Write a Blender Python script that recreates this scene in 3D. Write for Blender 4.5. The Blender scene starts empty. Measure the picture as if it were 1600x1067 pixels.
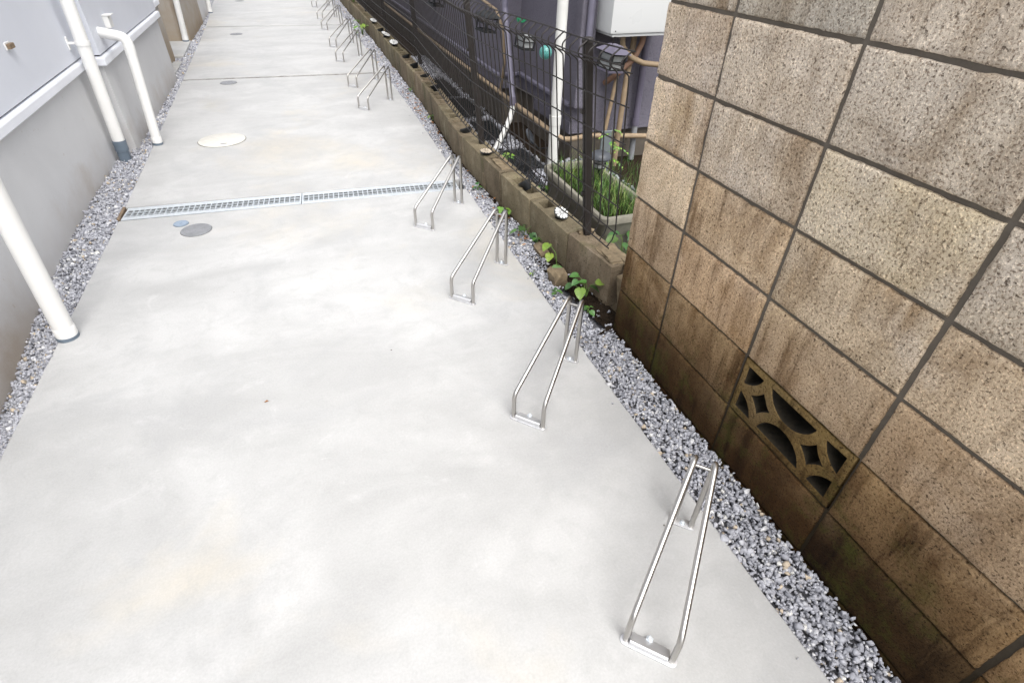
import bpy, bmesh, math, random
import numpy as np
from mathutils import Vector, Matrix, noise as mnoise
random.seed(7); RNG = np.random.default_rng(7)
S = bpy.context.scene
COL = S.collection
rad = math.radians

# ------------------------------------------------------------------ camera
cam_d = bpy.data.cameras.new('camera'); cam = bpy.data.objects.new('camera', cam_d); COL.objects.link(cam); S.camera = cam
yaw, pitch, roll = rad(-20.337), rad(38.179), rad(1.3904)
F = Vector((-math.sin(yaw)*math.cos(pitch), math.cos(yaw)*math.cos(pitch), -math.sin(pitch)))
r0 = Vector((math.cos(yaw), math.sin(yaw), 0)); u0 = r0.cross(F)
Rv = r0*math.cos(roll)+u0*math.sin(roll); Uv = u0*math.cos(roll)-r0*math.sin(roll)
M = Matrix((Rv, Uv, -F)).transposed().to_4x4(); M.translation = Vector((-1.05119, -1.68830, 1.36419))
cam.matrix_world = M
cam_d.sensor_width = 36; cam_d.lens = 834.158/1600*36; cam_d.clip_start = .02; cam_d.clip_end = 400

# ------------------------------------------------------------------ sky, sun, exposure
SUN_EL, SUN_AZ = rad(60), rad(176)          # azimuth clockwise from +y
w = bpy.data.worlds.new('World'); S.world = w; w.use_nodes = True
nt = w.node_tree; bg = nt.nodes['Background']
sky = nt.nodes.new('ShaderNodeTexSky'); sky.sky_type = 'NISHITA'; sky.sun_disc = False
sky.sun_elevation = SUN_EL; sky.sun_rotation = SUN_AZ; sky.air_density = 1.0; sky.dust_density = 4.0; sky.ozone_density = 1.0
hs = nt.nodes.new('ShaderNodeHueSaturation'); hs.inputs['Saturation'].default_value = .22
nt.links.new(sky.outputs[0], hs.inputs['Color']); nt.links.new(hs.outputs[0], bg.inputs['Color'])
bg.inputs['Strength'].default_value = .15
sd = bpy.data.lights.new('sun', 'SUN'); sun = bpy.data.objects.new('sun', sd); COL.objects.link(sun)
sd.energy = 1.3; sd.angle = rad(50); sd.color = (1, .97, .93)
sun.rotation_euler = Vector((math.sin(SUN_AZ)*math.cos(SUN_EL), math.cos(SUN_AZ)*math.cos(SUN_EL), math.sin(SUN_EL))).to_track_quat('Z', 'Y').to_euler()
S.view_settings.view_transform = 'Standard'; S.view_settings.look = 'None'
S.view_settings.exposure = 1.1; S.view_settings.gamma = 1
S.cycles.use_denoising = True; S.cycles.denoising_prefilter = 'NONE'; S.cycles.max_bounces = 8

# ------------------------------------------------------------------ node helper
class Mat:
    def __init__(s, name, rough=.6, metal=0., spec=.4):
        s.m = bpy.data.materials.new(name); s.m.use_nodes = True; s.t = s.m.node_tree
        s.b = s.t.nodes['Principled BSDF']
        s.b.inputs['Roughness'].default_value = rough; s.b.inputs['Metallic'].default_value = metal
        s.b.inputs['Specular IOR Level'].default_value = spec
        g = s.t.nodes.new('ShaderNodeNewGeometry'); s.pos = g.outputs['Position']; s.geo = g
    def put(s, sock, v):
        if hasattr(v, 'is_output') or isinstance(v, bpy.types.NodeSocket): s.t.links.new(v, sock)
        elif isinstance(v, (tuple, list)) and len(v) == 3 and sock.type == 'RGBA': sock.default_value = (*v, 1)
        else: sock.default_value = v
    def node(s, ty, **kw):
        n = s.t.nodes.new(ty)
        for k, v in kw.items():
            if k in n.inputs: s.put(n.inputs[k], v)
            else: setattr(n, k, v)
        return n
    def map(s, scale, vec=None, loc=(0, 0, 0), rot=(0, 0, 0)):
        return s.node('ShaderNodeMapping', Vector=vec or s.pos, Scale=scale, Location=loc, Rotation=rot).outputs[0]
    def noise(s, scale, detail=4, rough=.55, dist=0., vec=None):
        return s.node('ShaderNodeTexNoise', Vector=vec or s.pos, Scale=scale, Detail=detail, Roughness=rough, Distortion=dist).outputs['Fac']
    def vor(s, scale, feature='F1', vec=None, out='Distance', rnd=1.):
        return s.node('ShaderNodeTexVoronoi', Vector=vec or s.pos, Scale=scale, feature=feature, Randomness=rnd).outputs[out]
    def ramp(s, fac, stops):
        n = s.node('ShaderNodeValToRGB', Fac=fac); e = n.color_ramp.elements
        while len(e) < len(stops): e.new(.5)
        for el, (p, c) in zip(e, stops):
            el.position = p; el.color = (c, c, c, 1) if not isinstance(c, (tuple, list)) else (*c, 1)
        return n.outputs['Color']
    def mix(s, fac, a, b, blend='MIX'):
        n = s.node('ShaderNodeMix', data_type='RGBA', blend_type=blend)
        s.put(n.inputs[0], fac); s.put(n.inputs[6], a); s.put(n.inputs[7], b); return n.outputs[2]
    def math(s, op, a, b=0., c=None):
        n = s.t.nodes.new('ShaderNodeMath'); n.operation = op; s.put(n.inputs[0], a); s.put(n.inputs[1], b)
        if c is not None: s.put(n.inputs[2], c)
        return n.outputs[0]
    def mapr(s, v, a, b, c=0., d=1.):
        return s.node('ShaderNodeMapRange', Value=v, **{'From Min': a, 'From Max': b, 'To Min': c, 'To Max': d}).outputs[0]
    def xyz(s): 
        n = s.node('ShaderNodeSeparateXYZ', Vector=s.pos); return n.outputs
    def objcol(s):
        n = s.node('ShaderNodeObjectInfo'); return n.outputs['Color'], n.outputs['Alpha'], n.outputs['Random']
    def bump(s, h, strength=.5, dist=.002, normal=None):
        n = s.node('ShaderNodeBump', Height=h, Strength=strength, Distance=dist)
        if normal: s.put(n.inputs['Normal'], normal)
        return n.outputs[0]
    def fin(s, col=None, rough=None, normal=None):
        if col is not None: s.put(s.b.inputs['Base Color'], col)
        if rough is not None: s.put(s.b.inputs['Roughness'], rough)
        if normal is not None: s.put(s.b.inputs['Normal'], normal)
        return s.m
MT = {}
def simple(name, col, rough=.5, metal=0., var=.12, scale=14., bump=.0, bscale=300., spec=.4):
    m = Mat(name, rough, metal, spec)
    n = m.noise(scale, 5)
    c = m.mix(m.ramp(n, [(.3, 0.), (.7, 1.)]), tuple(x*(1-var) for x in col), tuple(min(1, x*(1+var)) for x in col))
    r = m.mapr(m.noise(scale*2.3, 3), .3, .7, max(.05, rough-.08), min(1, rough+.1))
    nr = m.bump(m.noise(bscale, 3), bump, .002) if bump else None
    MT[name] = m.fin(c, r, nr); return MT[name]

def build_materials():
    # --- path concrete
    m = Mat('path_concrete', .6, 0, .35)
    big = m.noise(.9, 6, .6, .6); mid = m.noise(3.2, 7, .62, 1.2); st = m.noise(1., 6, .6, .8, m.map((1.3, 2.4, 1), rot=(0, 0, .35)))
    c = m.mix(m.ramp(big, [(.3, 0.), (.7, 1.)]), (.38, .38, .374), (.45, .45, .445))
    c = m.mix(m.ramp(mid, [(.35, .0), (.72, .75)]), c, (.485, .485, .481))
    c = m.mix(m.ramp(st, [(.36, .6), (.6, .0)]), c, (.33, .33, .326))
    c = m.mix(m.ramp(m.noise(6.5, 7, .72, .6), [(.6, .0), (.76, .5)]), c, (.54, .54, .536))
    c = m.mix(m.ramp(m.noise(.75, 5, .65, .5, m.map((1, 1, 1), loc=(3.1, 1.7, 0))), [(.54, .0), (.7, .5)]), c, (.50, .445, .345))
    c = m.mix(m.ramp(m.noise(13, 6, .7, .4), [(.3, .45), (.5, .0)]), c, (.34, .34, .336))
    c = m.mix(m.ramp(m.noise(1.9, 6, .68, .9, m.map((1, 1, 1), loc=(9, 4, 0))), [(.5, .0), (.72, .6)]), c, (.335, .337, .34))
    # trowel scratches: short thin light dashes in two directions
    for rz, sc_, lo in ((.5, (9, 60, 1), (0, 0, 0)), (-.9, (11, 80, 1), (4, 2, 0))):
        d_ = m.math('MULTIPLY', m.ramp(m.noise(1., 2, .5, .0, m.map(sc_, rot=(0, 0, rz), loc=lo)), [(.71, 0.), (.8, .4)]), m.ramp(m.noise(1.7, 3, .6, 0., m.map((1, 1, 1), loc=lo)), [(.54, 0.), (.66, 1.)]))
        c = m.mix(d_, c, (.58, .58, .576))
    v = m.node('ShaderNodeTexVoronoi', Vector=m.pos, Scale=6.5, feature='F1')
    spk = m.math('LESS_THAN', v.outputs['Distance'], m.math('MULTIPLY', m.mapr(m.node('ShaderNodeSeparateColor', Color=v.outputs['Color']).outputs[0], .5, 1., 0., 1.), .024))
    c = m.mix(m.math('MULTIPLY', spk, .85), c, (.07, .06, .05))
    fine = m.noise(150, 4, .75); c = m.mix(.42, c, m.mix(1., c, m.mix(fine, (.55, .55, .55), (1.45, 1.45, 1.45)), 'MULTIPLY'))
    h = m.math('ADD', m.math('MULTIPLY', m.noise(28, 5, .6), .6), m.math('MULTIPLY', fine, .5))
    MT['slab'] = m.fin(c, m.mapr(mid, .3, .7, .42, .72), m.bump(h, .3, .003))
    # --- split-face porous concrete block
    m = Mat('porous_block', .92, 0, .15)
    oc, al, rn = m.objcol(); X, Y, Z = m.xyz()
    gr = m.noise(165, 3, .75); gr2 = m.noise(190, 2, .6, 0., m.map((1, 1, 1), loc=(7, 3, 1))); pit = m.noise(125, 3, .7, 0., m.map((1, 1, 1), loc=(2, 9, 4)))
    po = m.node('ShaderNodeVectorMath', operation='MULTIPLY_ADD', **{}).outputs[0]; vm = po.node; cb = m.node('ShaderNodeCombineXYZ', X=rn, Y=rn, Z=rn).outputs[0]
    m.put(vm.inputs[0], cb); vm.inputs[1].default_value = (3., 23., 11.); m.put(vm.inputs[2], m.pos)
    mul = lambda f, col: m.mix(f, base, m.mix(1., base, col, 'MULTIPLY'))
    base = m.mix(m.ramp(m.noise(6, 6, .65), [(.3, 0.), (.7, 1.)]), m.mix(1., oc, (.95, .93, .91), 'MULTIPLY'), m.mix(1., oc, (1.35, 1.33, 1.3), 'MULTIPLY'))
    base = m.mix(m.math('MULTIPLY', m.ramp(m.noise(4, 4, .6, .3, m.map((1, 1, 1), loc=(3, 8, 5))), [(.5, 0.), (.68, .6)]), m.mapr(al, 0, 1, 1., .1)), base, (.62, .56, .50))
    # water streaks below the joints (vertical, patchy), soot and rust blooms
    streak = m.noise(1., 6, .6, .5, m.map((1, 8., 1.1), po)); patch = m.noise(2.4, 4, .6, 0., po)
    sm = m.math('MULTIPLY', m.ramp(streak, [(.46, 0.), (.64, 1.)]), m.ramp(patch, [(.38, 0.), (.58, 1.)]))
    base = mul(m.math('MULTIPLY', sm, m.mapr(al, 0, 1, .75, 1.)), (.47, .40, .32))
    st2 = m.noise(1., 5, .65, .3, m.map((1, 17., 2.2), po, loc=(0, 3, 1)))
    base = mul(m.math('MULTIPLY', m.ramp(st2, [(.54, 0.), (.68, 1.)]), m.mapr(al, 0, 1, .2, .9)), (.30, .24, .18))
    base = mul(m.math('MULTIPLY', m.ramp(m.noise(4.2, 7, .72, .8, po), [(.52, 0.), (.68, .95)]), m.mapr(al, 0, 1, .35, .95)), (.46, .38, .285))
    base = mul(m.ramp(m.noise(2.3, 5, .6, .3, m.map((1, 1, 1), po, loc=(5, 2, 9))), [(.56, 0.), (.72, .5)]), (.84, .78, .56))
    # rising damp and algae stain of the lowest courses
    dz = m.math('ADD', Z, m.math('MULTIPLY', m.math('SUBTRACT', m.noise(4.2, 6, .65), .5), .42))
    base = mul(m.mapr(dz, .62, .30, 0., .5), (.6, .5, .38))
    base = mul(m.mapr(dz, .36, .08, 0., .95), (.24, .18, .11))
    base = m.mix(m.math('MULTIPLY', m.mapr(dz, .40, .14, 0., 1.), m.ramp(m.noise(8, 6, .72), [(.5, 0.), (.64, .8)])), base, (.05, .05, .009))
    # grain: light aggregate, dark pores
    gs = m.mapr(al, 0, 1, 1., .72)
    base = mul(m.math('MULTIPLY', m.ramp(gr, [(.36, 1.), (.5, 0.)]), gs), (.40, .35, .31))
    base = m.mix(m.math('MULTIPLY', m.math('MULTIPLY', m.ramp(gr2, [(.55, 0.), (.66, .75)]), gs), m.mapr(dz, .1, .6, .12, 1.)), base, m.mix(1., base, (1.7, 1.7, 1.68), 'MULTIPLY'))
    pm = m.ramp(pit, [(.33, 1.), (.40, 0.)])
    base = mul(m.math('MULTIPLY', pm, .85), (.22, .19, .17))
    h = m.math('SUBTRACT', m.math('ADD', m.math('MULTIPLY', gr, .9), m.math('MULTIPLY', gr2, .6)), m.math('MULTIPLY', pm, .8))
    MT['block'] = m.fin(base, None, m.bump(h, .8, .005))
    # --- mortar
    m = Mat('old_mortar', .95, 0, .1)
    n = m.noise(22, 6, .7)
    c = m.mix(n, (.095, .082, .066), (.185, .162, .135)); X, Y, Z = m.xyz()
    c = m.mix(m.mapr(m.math('ADD', Z, m.math('MULTIPLY', m.math('SUBTRACT', m.noise(4.2, 6, .65), .5), .42)), .62, .2, 0., .9), c, (.028, .02, .01))
    MT['mortar'] = m.fin(c, None, m.bump(m.noise(160, 4), .5, .003))
    # --- low wall: smooth old concrete, brown with streaks
    m = Mat('weathered_concrete', .85, 0, .2)
    oc, al, rn = m.objcol()
    streak = m.noise(1., 6, .62, .3, m.map((1, 5., 1.2))); gr = m.noise(150, 3, .7)
    c = m.mix(m.ramp(m.noise(7, 6, .65), [(.3, 0.), (.7, 1.)]), (.13, .105, .068), (.215, .178, .12))
    c = m.mix(m.ramp(streak, [(.52, 0.), (.68, .6)]), c, (.055, .047, .028))
    c = m.mix(m.ramp(m.noise(11, 5, .6, .4, m.map((1, 1, .5), loc=(1, 7, 0))), [(.56, 0.), (.7, .6)]), c, (.29, .25, .18))
    c = m.mix(m.ramp(m.noise(5, 5, .7, .2, m.map((1, 1, 1), loc=(4, 0, 2))), [(.55, 0.), (.7, .55)]), c, (.10, .105, .04))
    c = m.mix(.9, c, m.mix(1., c, m.mix(gr, (.4, .4, .4), (1.6, 1.6, 1.6)), 'MULTIPLY')); c = m.mix(m.math('MULTIPLY', m.ramp(m.noise(95, 3, .7), [(.34, 1.), (.41, 0.)]), .7), c, (.03, .024, .015))
    MT['lowwall'] = m.fin(m.mix(1., c, oc, 'MULTIPLY'), None, m.bump(m.math('ADD', gr, m.math('MULTIPLY', m.noise(26, 5), 2.)), .7, .004))
    # --- gravel
    m = Mat('crushed_stone', .8, 0, .3)
    at = m.node('ShaderNodeAttribute', attribute_name='tone'); t = at.outputs['Fac']
    c = m.ramp(t, [(0., (.13, .133, .15)), (.22, (.235, .24, .268)), (.5, (.355, .36, .395)), (.78, (.48, .487, .525)), (.93, (.60, .60, .605)), (.965, (.50, .42, .32)), (1., (.66, .65, .62))])
    c = m.mix(.35, c, m.mix(1., c, m.mix(m.noise(90, 5, .75), (.45, .45, .46), (1.6, 1.6, 1.6)), 'MULTIPLY'))
    MT['gravel'] = m.fin(c, None, m.bump(m.noise(420, 3), .3, .001))
    # --- soil
    m = Mat('dark_soil', .97, 0, .1)
    c = m.mix(m.noise(60, 6, .75), (.008, .006, .004), (.042, .029, .019))
    MT['soil'] = m.fin(c, None, m.bump(m.noise(110, 5, .8), 1., .008))
    # --- left foundation stucco
    m = Mat('foundation_render', .88, 0, .2)
    X, Y, Z = m.xyz(); gr = m.noise(230, 4, .7)
    c = m.mix(m.ramp(m.noise(1.7, 5, .6, .4), [(.3, 0.), (.7, 1.)]), (.58, .58, .585), (.67, .67, .675))
    sp = m.math('ADD', Z, m.math('MULTIPLY', m.math('SUBTRACT', m.noise(3.4, 6, .7), .5), .5))
    c = m.mix(m.math('MULTIPLY', m.mapr(sp, .20, -.06, 0., .75), m.ramp(m.noise(1.5, 3), [(.35, 0.), (.62, 1.)])), c, (.33, .23, .13))
    c = m.mix(m.ramp(m.noise(26, 3, .6), [(.7, 0.), (.78, .5)]), c, (.34, .25, .15))
    c = m.mix(.25, c, m.mix(gr, (.25, .25, .25), (.75, .75, .75)))
    MT['foundation'] = m.fin(c, None, m.bump(gr, .35, .002))
    # --- purple stucco
    m = Mat('purple_stucco', .85, 0, .2)
    bl = m.noise(75, 4, .6, .8)
    c = m.mix(m.noise(3, 5), (.115, .108, .134), (.155, .147, .178))
    c = m.mix(m.math('MULTIPLY', m.ramp(bl, [(.3, 1.), (.5, 0.)]), .35), c, (.06, .056, .075))
    MT['purple'] = m.fin(c, None, m.bump(bl, .8, .008))
    m = Mat('brushed_stainless', .3, 1., .5)
    MT['steel'] = m.fin(m.mix(m.noise(9, 3), (.44, .425, .405), (.54, .525, .50)), m.mapr(m.noise(14, 3), .3, .7, .28, .38))
    m = Mat('satin_plate', .5, .75, .5)
    MT['plate'] = m.fin(m.mix(m.noise(30, 4), (.60, .605, .62), (.72, .725, .74)), m.mapr(m.noise(40, 3), .3, .7, .42, .58))
    m = Mat('galvanised_zinc', .45, .55, .5)
    MT['zinc'] = m.fin(m.mix(m.noise(45, 5, .7), (.56, .60, .635), (.72, .76, .79)), m.mapr(m.noise(30, 4), .3, .7, .38, .6))
    simple('siding', (.68, .70, .755), .5, var=.03, scale=2)
    simple('flashing', (.80, .815, .86), .38, var=.04, scale=5)
    simple('white_pvc', (.76, .755, .735), .38, var=.03, scale=3)
    simple('aged_pvc', (.60, .60, .575), .45, var=.08, scale=7)
    simple('cream_pvc', (.76, .73, .62), .45, var=.04)
    simple('grey_pvc', (.13, .165, .205), .45, var=.08)
    simple('recess_black', (.012, .012, .014), .6)
    simple('black_plastic', (.011, .012, .013), .4)
    simple('fence_paint', (.02, .016, .014), .5, var=.2, spec=.4)
    simple('purple_paint', (.115, .105, .145), .45, var=.1)
    simple('trim_paint', (.15, .143, .19), .45, var=.15)
    simple('foundation_dark', (.105, .09, .073), .9, var=.25, scale=8, bump=.4, bscale=130)
    simple('heater_white', (.55, .56, .56), .35, var=.02, scale=2)
    simple('beige_hose', (.25, .185, .118), .6, var=.16, scale=20)
    simple('brown_hose', (.18, .105, .07), .6, var=.16, scale=20)
    simple('cover_white', (.55, .535, .49), .5, var=.06, scale=30, bump=.25, bscale=150)
    simple('cover_grey', (.225, .232, .245), .55, var=.12, scale=30, bump=.5, bscale=150)
    simple('cover_blue', (.235, .29, .36), .5, var=.1, scale=30)
    simple('joint_fill', (.11, .095, .078), .95, var=.35, scale=40, bump=.8, bscale=90)
    simple('wood', (.20, .145, .095), .7, var=.3, scale=40)
    simple('white_enamel', (.72, .72, .70), .35, var=.06, scale=60)
    simple('tan_enamel', (.52, .44, .34), .5, var=.15, scale=60)
    simple('teal_glitter', (.07, .24, .22), .3, var=.5, scale=260)
    simple('lantern_glass', (.27, .28, .28), .25, var=.08)
    simple('green_string', (.01, .16, .07), .7)
    simple('planter_stone', (.19, .178, .143), .9, var=.25, scale=12, bump=.5, bscale=140)
    simple('rubble', (.17, .13, .08), .95, var=.4, scale=30, bump=.9, bscale=120)
    m = Mat('stained_render', .9, 0, .2); X, Y, Z = m.xyz(); gr = m.noise(120, 4, .7)
    k_ = m.mapr(m.math('ADD', Z, m.math('MULTIPLY', m.noise(3, 6, .7, .6), .9)), 1.15, .35, 0., 1.)
    c = m.mix(k_, (.42, .405, .385), (.33, .26, .18)); c = m.mix(m.ramp(m.noise(1., 5, .6, .3, m.map((9, 1, 1.2))), [(.5, 0.), (.68, .6)]), c, (.24, .18, .12))
    MT['stained'] = m.fin(c, None, m.bump(gr, .35, .002))
    simple('hole_shade', (.016, .012, .006), .95, var=.5, scale=60)  # near-black for the openwork hole sides: their shade put into the colour
    simple('slate', (.055, .06, .07), .45)
    simple('board_grey', (.13, .15, .155), .6)
    simple('gravel_base', (.11, .11, .12), .95, var=.5, scale=90)
    simple('far_ground', (.12, .11, .09), .95, var=.3, scale=3)
    m = Mat('leaf_green', .42, 0, .5)
    oc, al, rn = m.objcol()
    c = m.mix(m.noise(70, 3), m.mix(1., oc, (.7, .75, .7), 'MULTIPLY'), m.mix(1., oc, (1.25, 1.2, 1.2), 'MULTIPLY'))
    m.b.inputs['Transmission Weight'].default_value = 0; m.b.inputs['Subsurface Weight'].default_value = 0
    MT['leaf'] = m.fin(c, None, m.bump(m.noise(160, 3), .3, .001))
    m = Mat('grass_blade', .5, 0, .4)
    at = m.node('ShaderNodeAttribute', attribute_name='tone')
    MT['grass'] = m.fin(m.ramp(at.outputs['Fac'], [(0., (.012, .04, .006)), (.45, (.05, .115, .02)), (.8, (.12, .205, .04)), (1., (.34, .38, .13))]))
    simple('dead_leaf', (.26, .12, .045), .8, var=.4, scale=60)
build_materials()

# ------------------------------------------------------------------ mesh helpers
def tag(o, label=None, cat=None, group=None, kind=None):
    if label: o['label'] = label
    if cat: o['category'] = cat
    if group: o['group'] = group
    if kind: o['kind'] = kind
    return o
def empty(name, loc=(0, 0, 0), rz=0., **kw):
    o = bpy.data.objects.new(name, None); COL.objects.link(o); o.location = loc; o.rotation_euler = (0, 0, rz); o.empty_display_size = .05
    return tag(o, **kw)
def link(name, me, parent=None, loc=None, rot=None, color=None):
    o = bpy.data.objects.new(name, me); COL.objects.link(o)
    if parent: o.parent = parent
    if loc: o.location = loc
    if rot: o.rotation_euler = rot
    if color: o.color = color if len(color) == 4 else (*color, 1)
    return o
class MB:
    def __init__(s): s.v = []; s.f = []
    def add(s, vs, fs):
        b = len(s.v); s.v += [tuple(x) for x in vs]; s.f += [tuple(i+b for i in f) for f in fs]; return s
    def box(s, x0, x1, y0, y1, z0, z1, m=None):
        vs = [Vector((x, y, z)) for z in (z0, z1) for y in (y0, y1) for x in (x0, x1)]
        if m: vs = [m @ v for v in vs]
        return s.add(vs, [(0, 2, 3, 1), (4, 5, 7, 6), (0, 1, 5, 4), (2, 6, 7, 3), (0, 4, 6, 2), (1, 3, 7, 5)])
    def prism(s, poly, z0, z1):           # poly counter-clockwise
        n = len(poly)
        return s.add([(x, y, z0) for x, y in poly]+[(x, y, z1) for x, y in poly],
                     [tuple(range(n-1, -1, -1)), tuple(range(n, 2*n))]+[(i, (i+1) % n, n+(i+1) % n, n+i) for i in range(n)])
    def tube(s, pts, r, n=10, cap=True, up=None):
        pts = [Vector(p) for p in pts]; k = len(pts); rs = r if isinstance(r, (list, tuple)) else [r]*k
        T = []
        for i in range(k):
            a = pts[i]-pts[i-1] if i else pts[1]-pts[0]; b = pts[i+1]-pts[i] if i < k-1 else pts[-1]-pts[-2]
            T.append((a.normalized()+b.normalized()).normalized())
        nrm = T[0].orthogonal().normalized(); vs = []; fs = []
        for i in range(k):
            if i:
                q = T[i-1].rotation_difference(T[i]); nrm = q @ nrm
            bi = T[i].cross(nrm)
            for j in range(n):
                a = 2*math.pi*j/n; vs.append(pts[i]+(nrm*math.cos(a)+bi*math.sin(a))*rs[i])
        for i in range(k-1):
            for j in range(n):
                a = i*n+j; b = i*n+(j+1) % n; fs.append((a, b, b+n, a+n))
        if cap: fs += [tuple(range(n-1, -1, -1)), tuple(range((k-1)*n, k*n))]
        return s.add(vs, fs)
    def lathe(s, prof, n=24, c=(0, 0, 0), m=None):      # prof: (r,z) from bottom to top
        vs = []; fs = []; c = Vector(c)
        for r, z in prof:
            for j in range(n):
                a = 2*math.pi*j/n; v = Vector((r*math.cos(a), r*math.sin(a), z))
                vs.append((m @ v if m else v)+c)
        for i in range(len(prof)-1):
            for j in range(n):
                a = i*n+j; b = i*n+(j+1) % n; fs.append((a, b, b+n, a+n))
        fs += [tuple(range(n-1, -1, -1)), tuple(range((len(prof)-1)*n, len(prof)*n))]
        return s.add(vs, fs)
    def mesh(s, name, mat, smooth=None, bevel=0.):
        me = bpy.data.meshes.new(name); me.from_pydata(s.v, [], s.f); me.update()
        if bevel:
            bm = bmesh.new(); bm.from_mesh(me)
            bmesh.ops.bevel(bm, geom=[e for e in bm.edges if len(e.link_faces) == 2 and e.calc_face_angle(0) > .5], offset=bevel, segments=2, affect='EDGES', profile=.6)
            bm.to_mesh(me); bm.free()
        me.materials.append(MT[mat] if isinstance(mat, str) else mat)
        if smooth is not None:
            me.polygons.foreach_set('use_smooth', [True]*len(me.polygons))
            me.set_sharp_from_angle(angle=rad(smooth))
        return me
    def obj(s, name, mat, parent=None, smooth=None, bevel=0., **kw):
        return link(name, s.mesh(name, mat, smooth, bevel), parent, **kw)
def fillet(pts, r, n=6):
    pts = [Vector(p) for p in pts]; out = [pts[0]]
    for i in range(1, len(pts)-1):
        a = pts[i-1]-pts[i]; b = pts[i+1]-pts[i]; la, lb = a.length, b.length; a.normalize(); b.normalize()
        ang = a.angle(b); rr = r[i-1] if isinstance(r, (list, tuple)) else r
        d = min(rr/math.tan(ang/2), la*.48, lb*.48)
        p0 = pts[i]+a*d; p1 = pts[i]+b*d
        for k in range(n+1):
            t = k/n; out.append((1-t)**2*p0+2*t*(1-t)*pts[i]+t*t*p1)
    out.append(pts[-1]); return out
def lerp_t(tab, y):
    if y <= tab[0][0]: return tab[0][1]
    for (a, b), (c, d) in zip(tab, tab[1:]):
        if y <= c: return b+(d-b)*(y-a)/(c-a)
    return tab[-1][1]
def nz(x, y=0, z=0): return mnoise.noise((x, y, z))

# ================================================================== THE SETTING
g = MB().add([(-80, -80, -.32), (80, -80, -.32), (80, 120, -.32), (-80, 120, -.32)], [(0, 1, 2, 3)]).obj('ground', 'far_ground'); tag(g, kind='structure')

LEFT = [(-4, -2.19), (1.7, -2.185), (3.45, -2.21), (5.47, -2.25), (8.7, -2.315), (12, -2.45), (18, -2.62)]   # y -> x of the path's left edge
RIGHT = [(-4, -.175), (-1.5, -.172), (-.5, -.19), (1.5, -.198), (3.3, -.18), (7.3, -.195), (18, -.22)]
def lx(y): return lerp_t(LEFT, y)
def rx(y): return lerp_t(RIGHT, y)
path = empty('concrete_path', kind='structure')
def slab(y0l, y0r, y1l, y1r):
    """one cast slab between two cross lines"""
    pts = []
    def side(fx, ya, yb):
        k = max(2, int(abs(yb-ya)/.06)); return [(fx(ya+(yb-ya)*i/k)+.0035*nz((ya+(yb-ya)*i/k)*9, 3), ya+(yb-ya)*i/k) for i in range(k+1)]
    R = side(rx, y0r, y1r); L = side(lx, y1l, y0l)
    def cross(a, b, sd):
        k = 34; return [(a[0]+(b[0]-a[0])*i/k, a[1]+(b[1]-a[1])*i/k+.003*nz(i*.8, sd)) for i in range(1, k)]
    pts = R+cross(R[-1], L[0], y1l*3.1)+L+cross(L[-1], R[0], y0l*5.3)
    return MB().prism(pts, -.22, 0).obj('slab', 'slab', path, bevel=.005)
slab(-4, -4, 1.652, 1.538); slab(1.842, 1.708, 5.115, 4.965); slab(5.18, 5.03, 8.72, 8.54); slab(8.78, 8.60, 13.9, 13.7); slab(13.93, 13.73, 18, 18)
for a, b, c, d in ((5.115, 4.965, 5.18, 5.03), (8.72, 8.54, 8.78, 8.60), (13.9, 13.7, 13.93, 13.73)):
    vs = []; k = 60
    for i in range(k+1):
        t = i/k; x = lx(a)*(1-t)+rx(b)*t
        z = -.012+.008*nz(i*1.3, a)
        vs += [(x, a*(1-t)+b*t-.008, z), (x, c*(1-t)+d*t+.008, z+.004*nz(i, 9))]
    MB().add(vs, [(2*i, 2*i+2, 2*i+3, 2*i+1) for i in range(k)]).obj('expansion_joint', 'joint_fill', path)
MB().box(-2.2, -.2, 1.5, 1.9, -.22, -.10).obj('channel_bed', 'recess_black', path)

# beds under the gravel
def zleft(x, y):      # gravel beside the left wall falls away towards the photographer
    t = max(0, min(1, (lx(y)-x)/.2)); return -.012 + t*lerp_t([(-3, -.26), (.3, -.16), (.85, -.075), (1.4, -.025), (2, .0), (12, .0)], y)
def zright(x, y):
    return -.014+.010*nz(x*7, y*2.2)
def strip(name, y0, y1, fx0, fx1, fz, nx=6, dy=.08, mat='soil', dz=-.014):
    k = int((y1-y0)/dy); vs = []; fs = []
    for i in range(k+1):
        y = y0+(y1-y0)*i/k
        for j in range(nx+1):
            x = fx0(y)+(fx1(y)-fx0(y))*j/nx; vs.append((x, y, fz(x, y)+dz+.004*nz(x*30, y*30)))
    for i in range(k):
        for j in range(nx):
            a = i*(nx+1)+j; fs.append((a, a+1, a+nx+2, a+nx+1))
    o = MB().add(vs, fs).obj(name, mat, smooth=60); return tag(o, kind='structure')
def lwall(y):
    for a, b, x in ((-9, 2.93, -2.40), (2.93, 5.2, -2.30), (5.2, 6.25, -2.45), (6.25, 7.45, -2.47), (7.45, 10.6, -2.40), (10.6, 99, -2.62)):
        if a <= y < b: return x
LOWX = [(-.2, .07), (.07, .05), (.3, .02), (.45, .0), (1., -.04), (1.6, -.08), (1.95, -.095), (2.3, -.09), (3.0, -.06), (3.75, -.035), (5, -.025), (7, -.01), (10.5, -.03), (18, -.03)]
def lowx(y): return lerp_t(LOWX, y) if y > -.1 else 0.
strip('gravel_bed', -2.9, 17, lambda y: lwall(y)-.02, lx, zleft, mat='gravel_base')
strip('gravel_bed', -2.9, 17, rx, lambda y: lowx(y)+.02, zright, mat='gravel_base', dz=-.018)
strip('soil', -.12, 3.2, lambda y: lowx(y)-(.095 if y < .65 else .03), lambda y: lowx(y)+.02, lambda x, y: -.006+.012*nz(x*16, y*16), nx=8, dy=.02, dz=-.004)
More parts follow.
